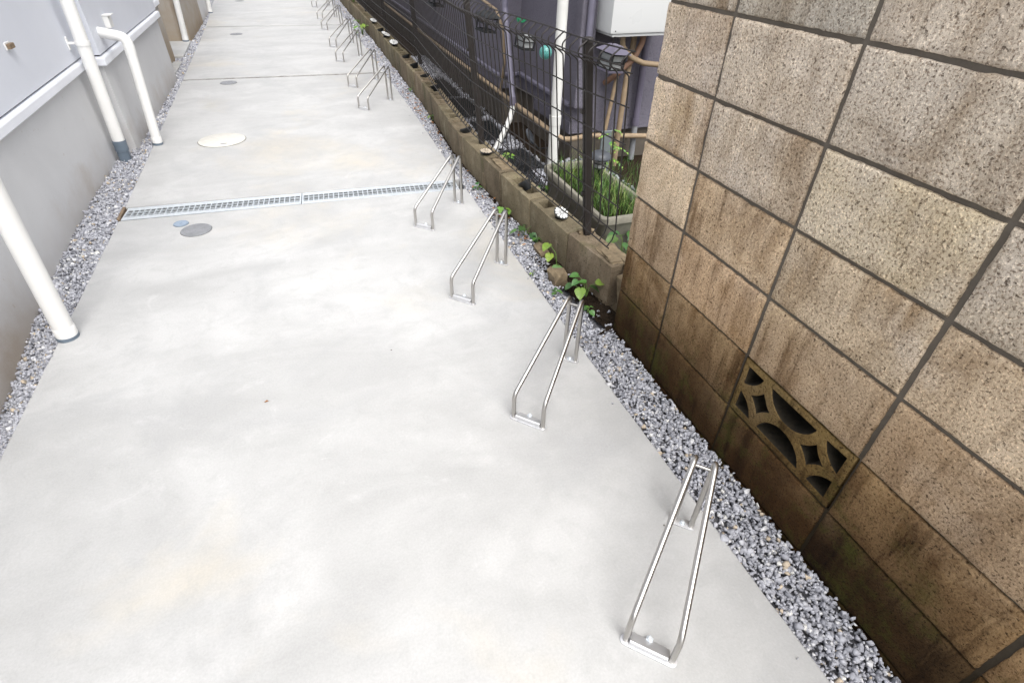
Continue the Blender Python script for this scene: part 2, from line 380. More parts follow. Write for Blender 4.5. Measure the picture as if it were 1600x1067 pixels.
strip('soil', -.6, 12, lambda y: (lowx(y) if y > 0 else .1)+.06, lambda y: 2.2 if y < 1.9 else .8, lambda x, y: -.045+.02*nz(x*4, y*3), nx=12)

# ------------------------------------------------------------------ gravel (crushed stone)
def stone_protos(n=28):
    out = []
    for k in range(n):
        bm = bmesh.new(); e = RNG.uniform(.55, 1., 3); e[2] *= .8
        for _ in range(RNG.integers(9, 14)):
            p = RNG.normal(size=3); p /= np.linalg.norm(p); p = p*RNG.uniform(.8, 1.1); p = np.clip(p, -.72, .72)*e
            bm.verts.new(p)
        r = bmesh.ops.convex_hull(bm, input=bm.verts)
        bmesh.ops.delete(bm, geom=[v for v in bm.verts if not v.link_faces], context='VERTS')
        bmesh.ops.triangulate(bm, faces=bm.faces)
        bm.verts.ensure_lookup_table(); bm.verts.index_update()
        out.append((np.array([v.co[:] for v in bm.verts]), np.array([[v.index for v in f.verts] for f in bm.faces]))); bm.free()
    return out
PROT = stone_protos()
def scatter(name, pts, size, tones, label, cat='gravel'):
    pts = np.asarray(pts); n = len(pts); which = RNG.integers(0, len(PROT), n)
    V = []; Fc = []; T = []; off = 0
    for k, (pv, pf) in enumerate(PROT):
        idx = np.nonzero(which == k)[0]
        if not len(idx): continue
        m = len(idx); q = RNG.normal(size=(m, 4)); q[:, 1:3] *= .55; q /= np.linalg.norm(q, axis=1)[:, None]
        w_, x, y, z = q.T
        R = np.stack([1-2*(y*y+z*z), 2*(x*y-z*w_), 2*(x*z+y*w_), 2*(x*y+z*w_), 1-2*(x*x+z*z), 2*(y*z-x*w_), 2*(x*z-y*w_), 2*(y*z+x*w_), 1-2*(x*x+y*y)], 1).reshape(m, 3, 3)
        P = np.einsum('mij,vj->mvi', R, pv)*size[idx][:, None, None]+pts[idx][:, None, :]
        V.append(P.reshape(-1, 3)); Fc.append((pf[None]+(np.arange(m)*len(pv))[:, None, None]+off).reshape(-1, 3)); T.append(np.repeat(tones[idx], len(pv))); off += m*len(pv)
    V = np.concatenate(V); Fc = np.concatenate(Fc); T = np.concatenate(T)
    me = bpy.data.meshes.new(name); me.vertices.add(len(V)); me.vertices.foreach_set('co', V.ravel().astype(np.float32))
    me.loops.add(Fc.size); me.loops.foreach_set('vertex_index', Fc.ravel().astype(np.int32))
    me.polygons.add(len(Fc)); me.polygons.foreach_set('loop_start', np.arange(0, Fc.size, 3, dtype=np.int32))
    me.update(calc_edges=True); me.validate()
    a = me.attributes.new('tone', 'FLOAT', 'POINT'); a.data.foreach_set('value', T.astype(np.float32))
    me.materials.append(MT['gravel']); return tag(link(name, me), label, cat, kind='stuff')
def soil_gap(x, y):      # bare dark soil at the foot of the low wall
    e = lowx(y)
    if -.08 < y < .62:
        edge = -.045-.05*math.exp(-((y-.22)/.2)**2)+.03*nz(y*11)
        return x > edge
    return y > -.1 and x > e-.012-.015*max(0, nz(y*6, 5))
def bed(y0, y1, f0, f1, fz, dens, smean, keep=None, over=.0):
    P = []; Sz = []
    dy = .02
    y = y0
    while y < y1:
        x0, x1 = f0(y), f1(y); n = RNG.poisson(max(0, dens*(x1-x0)*dy))
        for _ in range(n):
            x = RNG.uniform(x0, x1+over); yy = y+RNG.uniform(0, dy); s = smean*math.exp(RNG.normal(0, .34)); s = min(s, smean*2.1)
            if keep and keep(x, yy) and RNG.random() > .03: continue
            P.append((x, yy, fz(x, yy)+RNG.uniform(-.008, .0065)+.012*(RNG.random() < .07))); Sz.append(s)
        y += dy
    return np.array(P), np.array(Sz)
def tones(n):
    t = np.clip(RNG.normal(.54, .15, n), .05, .9); k = RNG.random(n); t[k > .955] = .965; t[k > .985] = 1.; t[k < .05] = .92; return t
a = bed(-2.2, 4.2, rx, lambda y: lowx(y)-.004, zright, 20500, .0090, soil_gap)
b = bed(4.2, 13, rx, lambda y: lowx(y)-.004, zright, 9000, .0135, soil_gap)
P = np.concatenate([a[0], b[0]]); Sz = np.concatenate([a[1], b[1]])
st_ = [(rx(y)-abs(RNG.normal(0, .03))-.006, y, .004) for y in RNG.uniform(-1.6, 4, 16)]; P = np.concatenate([P, st_]); Sz = np.concatenate([Sz, RNG.uniform(.004, .008, 16)])
scatter('gravel', P, Sz, tones(len(P)), 'grey crushed stone gravel strip between path and brown block wall')
a = bed(-.6, 3.6, lambda y: lwall(y)+.004, lx, zleft, 17500, .0098)
b = bed(3.6, 13, lambda y: lwall(y)+.004, lx, zleft, 8000, .0145)
P = np.concatenate([a[0], b[0]]); Sz = np.concatenate([a[1], b[1]])
scatter('gravel', P, Sz, tones(len(P)), 'grey crushed stone gravel strip along the pale house on the left')
a = bed(.0, 6, lambda y: lowx(y)+.125, lambda y: .49 if y > 1.9 else .9, lambda x, y: -.035+.02*nz(x*4, y*3), 5200, .0125)
scatter('gravel', a[0], a[1], np.clip(tones(len(a[0]))-.08, 0, 1), 'grey gravel on the ground behind the dark mesh fence')
pts = []
for _ in range(520):
    y = RNG.uniform(-.08, .64); pts.append((RNG.uniform(lowx(y)-.11, lowx(y)), y, -.006+.012*nz(0, y*16)))
o = scatter('soil_crumbs', pts, RNG.uniform(.003, .009, 520), np.where(RNG.random(520) > .93, .8, .05), 'dark crumbs of soil and small stones at the foot of the low wall', 'soil'); o.data.materials[0] = MT['soil']
# ================================================================== BLOCK WALL (right)
wall = empty('block_wall', (0.06, -.1, 0), label='tall brown concrete block wall with one openwork block on the right', cat='wall')
def wlink(mb_mesh, name, **kw):
    o = link(name, mb_mesh, wall, **kw); o.location = Vector(kw.get('loc', (0, 0, 0)))-wall.location; return o
def block_mesh(W, H, D, seed, amp=.0013, chip=1.):
    """porous block: rough front face (towards -x), rounded uneven arrises"""
    def cuts(L):
        c = [0, .0025, .008]; k = max(3, int((L-.016)/.016)); c += [.008+(L-.016)*i/k for i in range(1, k)]; return c+[L-.008, L-.0025, L]
    ys, zs = cuts(W), cuts(H); vs = []; fs = []; ny, nz_ = len(ys), len(zs)
    for i, y in enumerate(ys):
        for j, z in enumerate(zs):
            d = min(y, W-y, z, H-z)
            x = amp*1.4*nz(y*30+seed, z*30, seed)+amp*nz(y*90, z*90+seed, 2)
            e = .0
            if d < .002: x += .0048+.002*abs(nz(y*60, z*60, seed)); e = .0022*nz(y*45, z*45, seed+7)+chip*.009*max(0, nz(y*19, z*19, seed+3)-.32)
            elif d < .006: x += .0014
            yy = y+(e if y < W/2 else -e)*(1 if min(y, W-y) < .002 else 0)*1.; zz = z+(e if z < H/2 else -e)*(1 if min(z, H-z) < .002 else 0)
            vs.append((x, yy-W/2, zz-H/2))
    for i in range(ny-1):
        for j in range(nz_-1):
            a = i*nz_+j; fs.append((a, a+1, a+nz_+1, a+nz_))
    ring = [i*nz_ for i in range(ny)]+[(ny-1)*nz_+j for j in range(1, nz_)]+[i*nz_+nz_-1 for i in range(ny-2, -1, -1)]+[j for j in range(nz_-2, 0, -1)]
    b = len(vs)
    for k in ring: vs.append((D, vs[k][1], vs[k][2]))
    n = len(ring)
    for k in range(n): fs.append((ring[k], ring[(k+1) % n], b+(k+1) % n, b+k))
    fs.append(tuple(b+k for k in range(n)))
    m = MB().add(vs, fs); me = m.mesh('block', 'block', smooth=50); return me
YB = [-.1, -.4, -.8, -1.2, -1.6, -2.0, -2.4, -2.8, -3.2]
ZB = [-.21, -.01, .19, .39, .59, .79, .99, 1.19, 1.39, 1.59, 1.79]
ROWC = {0: (.15, .10, .05, 1), 1: (.20, .13, .062, 1), 2: (.34, .245, .145, .9), 3: (.46, .355, .245, .7), 4: (.55, .44, .315, .45), 5: (.57, .485, .385, .2), 6: (.56, .485, .395, .25), 7: (.50, .45, .38, .5), 8: (.44, .41, .36, .4), 9: (.44, .41, .36, .4)}
for j in range(len(ZB)-1):
    for i in range(len(YB)-1):
        y1, y0 = YB[i], YB[i+1]; z0, z1 = ZB[j], ZB[j+1]
        if j == 2 and i == 2: continue
        gl = .0022 if j <= 2 else .0048                         # joints of the lowest courses are nearly closed
        gt = .0026 if j <= 2 else .0048; gb = .0026 if j <= 3 else .0048
        gr_ = .0048 if j <= 1 else .0062
        ya, yb_ = y0+gr_, y1-(gr_ if i else 0); za, zb_ = z0+gb, z1-gt
        me = block_mesh(yb_-ya, zb_-za, .12, i*7.3+j*3.1, amp=.0009 if j <= 2 else .0014)
        c = ROWC[j]; k = random.uniform(.9, 1.1); hue = random.uniform(-.02, .02)
        dx = random.uniform(-.0015, .0015)
        if j == 2 and i == 3: c = (.32, .225, .125, .9); 
        if j == 3 and i == 3: c = (.42, .315, .21, .8)
        if j == 4 and i == 1: c = (.50, .395, .275, .8)
        if j == 3 and i == 0: c = (.42, .31, .205, .85)
        o = link('block', me, wall, color=(c[0]*k+hue, c[1]*k, c[2]*k-hue*.5, c[3])); o.location = Vector((dx, (ya+yb_)/2, (za+zb_)/2))-wall.location
mj = MB()
cx0, cx1 = .0072, .113
mj.box(cx0, cx1, -3.19, -.105, -.205, .1905); mj.box(cx0, cx1, -3.19, -.105, .3895, 1.785)
mj.box(cx0, cx1, -3.19, -1.2005, .1905, .3895); mj.box(cx0, cx1, -.7995, -.105, .1905, .3895)
o = mj.obj('mortar_joints', 'mortar', wall); o.location = -wall.location
# openwork block: a plate pierced by half rings and concave diamonds
def openwork():
    W, H = .392, .193; R1, R2, bd = .083, .114, .020; cs = [(0, 0), (W/2, 0), (W, 0), (0, H), (W/2, H), (W, H)]
    cu = bpy.data.curves.new('openwork', 'CURVE'); cu.dimensions = '2D'; cu.fill_mode = 'BOTH'; cu.extrude = .046; cu.bevel_depth = .0035; cu.bevel_resolution = 2; cu.offset = -.0035
    def spl(pts):
        s = cu.splines.new('POLY'); s.points.add(len(pts)-1); s.use_cyclic_u = True
        for p, (x, y) in zip(s.points, pts): p.co = (x, y, 0, 1)
    k = 12; rect = []
    for (xa, ya), (xb, yb) in (((0, 0), (W, 0)), ((W, 0), (W, H)), ((W, H), (0, H)), ((0, H), (0, 0))):
        rect += [(xa+(xb-xa)*t/k, ya+(yb-ya)*t/k) for t in range(k)]
    spl(rect)
    for cx, cy in cs:                        # discs clipped by the border
        q = [(cx+R1*math.cos(2*math.pi*i/96), cy+R1*math.sin(2*math.pi*i/96)) for i in range(96)]
        ins = [bd <= x <= W-bd and bd <= y <= H-bd for x, y in q]
        k0 = next(i for i in range(96) if ins[i] and not ins[i-1]); q = [q[(k0+i) % 96] for i in range(96) if ins[(k0+i) % 96]]
        if cx in (0, W): q.append((bd if cx == 0 else W-bd, bd if cy == 0 else H-bd))
        spl(q)
    for m0 in (W/4, 3*W/4):                  # concave diamonds
        q = []
        for i in range(48):
            a = 2*math.pi*i/48; r = 0
            while r < .06 and min(math.hypot(m0+r*math.cos(a)-c[0], H/2+r*math.sin(a)-c[1]) for c in cs) > R2: r += .0006
            q.append((m0+r*math.cos(a), H/2+r*math.sin(a)))
        spl(q)
    tmp = bpy.data.objects.new('tmp', cu); COL.objects.link(tmp)
    dg = bpy.context.evaluated_depsgraph_get(); me = bpy.data.meshes.new_from_object(tmp.evaluated_get(dg)); bpy.data.objects.remove(tmp)
    # curve x -> -y (runs towards the camera), curve y -> z, curve z -> x
    for v in me.vertices:
        x, y, z = v.co; v.co = (z+.0505+.0012*nz(x*40, y*40), .196-x, y-.0965)
    me.materials.clear(); me.materials.append(MT['block']); me.materials.append(MT['hole_shade']); me.update(); me.name = 'openwork_block'
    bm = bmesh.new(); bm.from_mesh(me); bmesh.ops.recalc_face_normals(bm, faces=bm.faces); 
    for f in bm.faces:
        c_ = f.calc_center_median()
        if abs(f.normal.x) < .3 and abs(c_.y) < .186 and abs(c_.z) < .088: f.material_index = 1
    bm.to_mesh(me); bm.free()
    return me
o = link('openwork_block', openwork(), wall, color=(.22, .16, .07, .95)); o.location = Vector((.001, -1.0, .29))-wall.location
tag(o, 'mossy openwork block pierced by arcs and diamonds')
o = MB().box(.102, .117, -1.199, -.801, .1915, .3885).obj('shade_backing', 'recess_black', wall); o.location = -wall.location  # black plate added behind the openwork so its holes read as deep shade

# ================================================================== LOW HOLLOW-BLOCK WALL
low = empty('low_wall', (0, .06, 0), label='low bowed wall of old hollow concrete blocks under the mesh fence', cat='wall')
def cellbox(L, W, H, cells, seed):
    """hollow block lying along +y; cells = [(y0,y1,depth)]"""
    xs = [0, .028, W-.028, W]; ys = sorted({0, L, *[c for a in cells for c in a[:2]]}); grid = {}
    for i in range(3):
        for j in range(len(ys)-1):
            h = H
            for a, b, d in cells:
                if i == 1 and a-1e-6 <= ys[j] and ys[j+1] <= b+1e-6: h = H-d
            grid[i, j] = h
    vs = []; fs = []
    def q(*p): b = len(vs); vs.extend(p); fs.append((b, b+1, b+2, b+3))
    nx, ny = 3, len(ys)-1
    for (i, j), h in grid.items():
        x0, x1, y0, y1 = xs[i], xs[i+1], ys[j], ys[j+1]
        q((x0, y0, h), (x1, y0, h), (x1, y1, h), (x0, y1, h))
        for di, dj, (pa, pb) in ((-1, 0, ((x0, y1), (x0, y0))), (1, 0, ((x1, y0), (x1, y1))), (0, -1, ((x0, y0), (x1, y0))), (0, 1, ((x1, y1), (x0, y1)))):
            h2 = grid.get((i+di, j+dj), -.12)
            if h2 < h-1e-6: q((*pa, h2), (*pb, h2), (*pb, h), (*pa, h))
    bm = bmesh.new(); me = bpy.data.meshes.new('block'); me.from_pydata(vs, [], fs); bm.from_mesh(me)
    bmesh.ops.remove_doubles(bm, verts=bm.verts, dist=1e-5)
    bmesh.ops.bevel(bm, geom=[e for e in bm.edges if len(e.link_faces) == 2 and e.calc_face_angle(0) > .5 and max(v.co.z for v in e.verts) > H-.01], offset=.0035, segments=2, affect='EDGES', profile=.5)
    bmesh.ops.subdivide_edges(bm, edges=[e for e in bm.edges if e.calc_length() > .06], cuts=3, use_grid_fill=True)
    for v in bm.verts:
        n = Vector((nz(v.co.x*40, v.co.y*40+seed, v.co.z*40), nz(v.co.x*40+9, v.co.y*40+seed, v.co.z*40), nz(v.co.x*40, v.co.y*40+seed, v.co.z*40+9)))
        v.co += n*.0016
        if v.co.z > H-.012 and nz(v.co.x*15, v.co.y*15+seed, 4) > .3: v.co.z -= .007*random.random()
    bmesh.ops.recalc_face_normals(bm, faces=bm.faces); bm.to_mesh(me); bm.free(); me.materials.append(MT['lowwall'])
    me.polygons.foreach_set('use_smooth', [True]*len(me.polygons)); me.set_sharp_from_angle(angle=rad(35)); return me
LB = [.06, .42, .84, 1.24, 1.52, 1.96, 2.38]+[2.78+.4*i for i in range(38)]
for k, (a, b) in enumerate(zip(LB, LB[1:])):
    L = b-a-.006
    cells = []
    cc = {1: [(.29, .375, .13)], 2: [(.07, .155, .15), (.20, .29, .14)], 3: [(.03, .37, .015)], 4: [(.04, .12, .03)], 5: [(.33, .42, .14)], 6: [(.03, .11, .14), (.16, .25, .15)]}.get(k)
    if cc is None and k: cc = [(.03, .12, .14 if k % 3 else .02), (.155, .245, .15), (.28, .37, .13 if k % 2 else .03)]
    cc = [(x, min(y, L-.02), d) for x, y, d in (cc or []) if d > .005 and x < L-.05]
    x0, x1 = lowx(a), lowx(b); ang = -math.atan2(x1-x0, b-a)
    t = random.uniform(.82, 1.12)
    o = link('block', cellbox(L, .12, .195+random.uniform(-.004, .004), cc, k*3.7), low, color=(t*1.0, t*random.uniform(.95, 1.03), t*.97))
    o.location = Vector((x0+random.uniform(-.004, .004), a+.003, 0))-low.location; o.rotation_euler = (0, rad(-2.5) if .4 < a < 3 else 0, ang)
    if 0 < k < 9:
        o = MB().box(.006, .113, -.003, .003, -.1, .187).obj('mortar_joint', 'lowwall', low, color=(.75, .72, .7)); o.location = Vector((x0, a, 0))-low.location; o.rotation_euler = (0, 0, ang)
# broken mortar where the low wall meets the tall one
def lump(cx, cy, cz, sx, sy, sz, seed, sub=2, amp=.35):
    bm = bmesh.new(); bmesh.ops.create_icosphere(bm, subdivisions=sub, radius=1)
    for v in bm.verts:
        d = 1+amp*nz(v.co.x*1.6+seed, v.co.y*1.6, v.co.z*1.6)+amp*.4*nz(v.co.x*5, v.co.y*5+seed, v.co.z*5)
        c = Vector([max(-.72, min(.72, t)) for t in v.co]); v.co = Vector((c.x*sx, c.y*sy, c.z*sz))*d*1.25+Vector((cx, cy, cz))
    me = bpy.data.meshes.new('lump'); bm.to_mesh(me); bm.free(); return me
def lump_obj(name, mat, parent, *a, sub=2, amp=.35, smooth=28, color=None):
    me = lump(*a, sub=sub, amp=amp); me.name = name; me.materials.append(MT[mat]); me.polygons.foreach_set('use_smooth', [True]*len(me.polygons)); me.set_sharp_from_angle(angle=rad(smooth))
    o = link(name, me, parent, color=color or (1, 1, 1, 1))
    if parent: o.location = -parent.location
    return o
lump_obj('mortar_lump', 'rubble', low, .115, -.02, .10, .05, .075, .10, 3)
lump_obj('mortar_lump', 'rubble', low, .11, .17, .195, .05, .09, .007, 8, sub=3)
lump_obj('mortar_lump', 'rubble', low, .14, .07, .196, .025, .06, .009, 5, sub=3)
lump_obj('mortar_lump', 'rubble', low, .09, .40, .195, .045, .02, .012, 6, sub=3)
lump_obj('mortar_lump', 'rubble', low, -.005, 1.36, .196, .045, .11, .007, 9, sub=3)
lump_obj('mortar_lump', 'rubble', low, .02, 1.40, .196, .02, .12, .010, 12, sub=3)
lump_obj('mortar_lump', 'rubble', low, -.065, 1.53, .03, .02, .035, .10, 15)
o = lump_obj('rock', 'rubble', None, -.078, .325, .012, .042, .055, .05, 21, sub=2, amp=.3, smooth=20)
tag(o, 'broken brown stone lying in dark soil at the foot of the low wall', 'stone')
o = lump_obj('rock', 'rubble', None, -.045, .615, .0, .03, .07, .028, 31, sub=2, amp=.3, smooth=20)
tag(o, 'flat brown stone half buried beside the low wall behind the leafy seedlings', 'stone')

# ================================================================== HOUSE ON THE LEFT
lh = empty('pale_house', (-2.4, 2.93, 0), label='pale lavender grey house on grey rendered foundation along the left', cat='house')
def lhobj(o): o.location = -lh.location; return o
FP = [(-2.40, -5), (-2.40, 2.93), (-2.30, 2.93), (-2.30, 5.2), (-2.45, 5.2), (-2.45, 6.25), (-3.1, 6.25), (-3.1, 7.45), (-2.40, 7.45), (-2.40, 10.6), (-3.1, 10.6), (-3.1, 18)]
def off(poly, d):                 # offset a polyline of axis-aligned walls towards +x (outside)
    out = []
    for i, p in enumerate(poly):
        n = []
        for a, b in ((i-1, i), (i, i+1)):
            if a < 0 or b >= len(poly): continue
            t = Vector(poly[b])-Vector(poly[a]); t.normalize(); n.append(Vector((t.y, -t.x)))
        v = n[0] if len(n) == 1 or (n[0]-n[1]).length < .01 else n[0]+n[1]
        out.append((p[0]+v.x*d, p[1]+v.y*d))
    return out
back = [(-7, 18), (-7, -5)]
def ccw(p): return p if sum(p[i][0]*p[(i+1) % len(p)][1]-p[(i+1) % len(p)][0]*p[i][1] for i in range(len(p))) > 0 else p[::-1]
lhobj(MB().prism(ccw(FP+back), -.32, .60).obj('foundation', 'foundation', lh))
lhobj(MB().prism(ccw(off(FP, .004)+back), .60, .6195).obj('shadow_gap', 'recess_black', lh))
sid = MB().prism(ccw(off(FP, .016)+back), .6195, 3.1)
lhobj(sid.obj('siding', 'siding', lh, bevel=.003))
def flashing(i0, i1):
    seg = FP[i0:i1]; prof = [(.002, .612), (.030, .606), (.034, .598), (.034, .562), (.028, .556), (.002, .556)]
    vs = []; fs = []; n = len(prof); rows = [off(FP, d)[i0:i1] for d, z in prof]
    for k in range(len(seg)):
        for j, (d, z) in enumerate(prof): vs.append((*rows[j][k], z))
    for k in range(len(seg)-1):
        for j in range(n-1): fs.append((k*n+j, k*n+j+1, (k+1)*n+j+1, (k+1)*n+j))
    fs += [tuple(range(n)), tuple(range((len(seg)-1)*n+n-1, (len(seg)-1)*n-1, -1))]
    lhobj(MB().add(vs, fs).obj('drip_flashing', 'flashing', lh))
flashing(0, 4); flashing(4, 6); flashing(8, 10)
lhobj(MB().box(-3.09, -2.403, 7.432, 7.449, -.2, .555).obj('stained_panel', 'stained', lh)); lhobj(MB().box(-2.4, -2.388, 7.452, 9.2, -.2, .553).obj('stained_panel', 'stained', lh)); lhobj(MB().box(-2.449, -2.438, 5.25, 6.247, -.2, .553).obj('stained_panel', 'stained', lh))
# small concrete aprons in the recess
for poly, z, lab in (([(-2.52, 5.23), (-2.345, 5.23), (-2.345, 6.08), (-2.52, 6.08)], .012, 'smooth concrete apron against the house, the nearer of two'), ([(-3.08, 6.36), (-2.36, 6.36), (-2.385, 7.43), (-3.08, 7.43)], .02, 'white concrete apron in the recess of the pale house below a downpipe')):
    o = MB().prism(poly, -.2, z).obj('concrete_apron', 'slab', bevel=.006); tag(o, lab, 'apron', 'concrete aprons beside the pale house')
# rain pipes
def downpipe(name, label, pts, r, base='ring', foot_h=.012):
    base_p = Vector(pts[0]); t = empty(name, base_p, label=label, cat='downpipe')
    loc = [Vector(p)-base_p for p in pts]; d = (loc[1]-loc[0]).normalized()
    f = fillet(loc, .055, 8) if len(loc) > 2 else loc
    z0 = d*foot_h
    MB().tube([z0]+list(f[1:]), r, 20).obj('pipe', 'white_pvc', t, smooth=40)
    if base == 'ring':
        MB().tube([d*0, d*.016], r*1.1, 20).obj('foot_ring', 'grey_pvc', t, smooth=40)
        MB().tube([d*.016, d*.055, d*.058], [r*1.06, r*1.06, r*1.0], 20).obj('socket', 'white_pvc', t, smooth=40)
    return t, d
P1, d = downpipe('downpipe', 'thick white downpipe standing on the path edge at the left, nearest the camera', [(-2.156, .525, 0), (-1.986, .525, 2.6)], .036)
P2, d = downpipe('downpipe', 'white downpipe with dark grey socket in the gravel at the house corner', [(-2.34, 2.731, -.02), (-2.20, 2.745, 2.9)], .037, base='none', foot_h=.14)
MB().tube([d*-.02, d*.08, d*.082, d*.15], [.037, .037, .0415, .0415], 20).obj('grey_socket', 'grey_pvc', P2, smooth=40)
zc = .74; c = d*zc
MB().tube([c-d*.012, c+d*.012], .041, 20).obj('pipe_clamp', 'white_pvc', P2, smooth=40)
MB().box(-.075, -.02, -.012, .012, zc-.006, zc+.006, Matrix.Translation(Vector((c.x, c.y, 0)))).obj('clamp_arm', 'white_pvc', P2, bevel=.002)
MB().box(-.082, -.074, -.014, .014, zc-.035, zc+.035, Matrix.Translation(Vector((c.x, c.y, 0)))).obj('clamp_plate', 'white_pvc', P2, bevel=.002)
P3, d = downpipe('downpipe', 'white downpipe bending through an elbow into the house wall', [(-2.175, 3.012, 0), (-2.122, 3.02, .70), (-2.30, 3.09, .73)], .032)
MB().tube([d*.60, d*.655], .0335, 20).obj('elbow_collar', 'white_pvc', P3, smooth=40)
P4, d = downpipe('downpipe', 'white downpipe standing on the apron in front of the brown stained wall', [(-2.44, 7.38, .02), (-2.27, 7.38, 2.4)], .036)
P5, d = downpipe('downpipe', 'small far white downpipe at the end of the left gravel strip', [(-2.372, 10.35, 0), (-2.24, 10.35, 2.2)], .036)
# fittings on the siding
t = empty('vent_cap', (-2.284, 3.33, .752), label='cream square vent cap on the siding above the pipe elbow', cat='vent cap')
MB().box(0, .035, -.045, .045, -.03, .045).obj('cap_body', 'white_pvc', t, bevel=.004); MB().box(0, .055, -.05, .05, .045, .05).obj('cap_lid', 'white_pvc', t, bevel=.002)
t = empty('hose_hook', (-2.384, 1.905, .838), label='brown wooden peg on the siding at the left edge', cat='hook')
MB().box(0, .006, -.04, .025, -.014, .018).obj('back_plate', 'white_pvc', t, bevel=.002); MB().box(.0061, .022, -.036, -.010, -.01, .012).obj('peg', 'wood', t, bevel=.002); MB().box(.0061, .022, -.006, .022, -.01, .012).obj('peg', 'wood', t, bevel=.002)
# ================================================================== PURPLE HOUSE (right, behind the fence)
ph = empty('purple_house', (.6, 2.5, 0), label='dark purple stucco house behind the mesh fence', cat='house')
def phobj(o): o.location = -ph.location; return o
PF = [(4.5, 1.9), (.68, 1.9), (.68, 2.95), (.50, 2.95), (.50, 18)]
def poff(d): return [(4.5, 1.9+d), (.68+d, 1.9+d), (.68+d, 2.95+d), (.5+d, 2.95+d), (.5+d, 18)]
phobj(MB().prism(ccw(PF+[(4.5, 18)]), .245, 3.0).obj('wall', 'purple', ph))
phobj(MB().prism(ccw(poff(.035)+[(4.49, 18)]), -.32, .2455).obj('foundation', 'foundation_dark', ph))
o = phobj(MB().prism(ccw([(4.4, 1.893), (.673, 1.893), (.673, 2.6), (4.4, 2.6)]), .165, .2445).obj('wall_skirt', 'purple', ph))
def ledge(a, b, c, d, z): return phobj(MB().box(a, b, c, d, z, z+.028).obj('ledge', 'trim_paint', ph, bevel=.008))
ledge(.478, .52, 2.944, 18, .338); ledge(.655, .70, 1.905, 2.943, .345); ledge(.5205, .654, 2.928, 2.95, .34)
phobj(MB().box(.655, .765, 1.80, 1.897, .36, 3.0).obj('pilaster', 'purple', ph, bevel=.012))
t = empty('downpipe', (.518, 1.80, 0), label='white downpipe against the purple house behind the fence', cat='downpipe')
MB().tube([(0, 0, -.05), (0, 0, .30)], .037, 20).obj('lower_pipe', 'aged_pvc', t, smooth=40); MB().tube([(0, 0, .27), (0, 0, .33)], .0405, 20).obj('collar', 'aged_pvc', t, smooth=40); MB().tube([(0, 0, .30), (0, 0, 3)], .034, 20).obj('pipe', 'aged_pvc', t, smooth=40)
t = empty('downpipe', (.45, 2.44, .30), label='lavender painted downpipe with white kinked foot behind the fence', cat='downpipe')
MB().tube(fillet([(0, .25, 1.9), (0, .24, .56), (-.005, .05, .05), (-.01, .0, -.03)], .05), .022, 14).obj('pipe', 'trim_paint', t, smooth=40)
MB().tube([(-.01, .01, .0), (-.012, -.005, -.06)], .026, 14).obj('collar', 'purple_paint', t, smooth=40)
MB().tube([(-.012, -.003, -.05), (-.02, -.012, -.09), (-.04, -.03, -.135), (-.07, -.05, -.18), (-.11, -.075, -.235), (-.16, -.10, -.30), (-.19, -.115, -.345)], .021, 14).obj('foot', 'aged_pvc', t, smooth=40)
def hose(name, label, pts, r, mat, cat='pipe', rr=.05):
    o = MB().tube(fillet(pts, rr), r, 12).obj(name, mat, smooth=50); return tag(o, label, cat)
hose('drain_hose', 'beige pipe running along the foot of the purple house', [(.465, 9, .24), (.465, 4.7, .235), (.462, 2.96, .245), (.465, 1.95, .245), (.47, 1.86, .24), (.56, 1.76, .18), (.64, 1.80, .16), (.8, 1.80, .172), (1.6, 1.80, .1)], .018, 'beige_hose')
hose('cable', 'thick tan cable sagging down the purple house wall', [(.485, 3.6, .86), (.465, 3.3, .85), (.46, 2.92, .82), (.455, 2.72, .70), (.455, 2.70, .48), (.458, 2.80, .27)], .011, 'beige_hose', 'cable')
t = empty('water_heater', (.98, 1.72, .82), label='white wall mounted water heater above the fence end', cat='water heater')
MB().box(-.224, .27, -.12, .17, .012, .75).obj('casing', 'heater_white', t, bevel=.018, smooth=40); MB().box(-.20, .25, -.105, .17, -.004, .012).obj('bottom_pan', 'heater_white', t, bevel=.003)
MB().box(-.15, .2, .17, .18, .3, .6).obj('wall_bracket', 'zinc', t); MB().tube([(-.19, -.1215, .03), (-.19, -.119, .03)], .004, 8).obj('screw', 'black_plastic', t)
hose('heater_pipe', 'pale pipe curving from under the heater towards the block wall', [(.897, 1.7, .81), (.915, 1.7, .74), (.99, 1.7, .68), (1.08, 1.7, .645), (1.35, 1.7, .61)], .017, 'beige_hose')
hose('heater_pipe', 'brown insulated pipe curving left under the heater', [(1.06, 1.71, .81), (1.055, 1.71, .76), (1.01, 1.71, .67), (.93, 1.75, .58), (.9, 1.86, .5)], .019, 'brown_hose')
hose('heater_pipe', 'tan pipe dropping from the heater to the ground', [(1.035, 1.78, .81), (1.02, 1.76, .70), (1.0, 1.75, .55), (.995, 1.75, .2), (1.0, 1.76, -.05)], .019, 'beige_hose')
hose('heater_pipe', 'thin beige pole beside the hanging lantern below the heater', [(.97, 1.80, .81), (.962, 1.8, .62), (.913, 1.8, .19), (.90, 1.8, -.05)], .014, 'beige_hose')
t = empty('downpipe', (1.19, 1.85, -.05), label='purple downpipe with peeling grey lower part beside the block wall', cat='downpipe')
MB().tube([(.005, 0, 0), (-.005, 0, .26)], .021, 14).obj('grey_foot', 'cover_grey', t, smooth=40); MB().tube([(-.005, 0, .25), (-.006, 0, .30)], .027, 14).obj('collar', 'purple_paint', t, smooth=40); MB().tube([(-.005, 0, .26), (-.05, 0, 2.6)], .024, 14).obj('pipe', 'purple_paint', t, smooth=40)
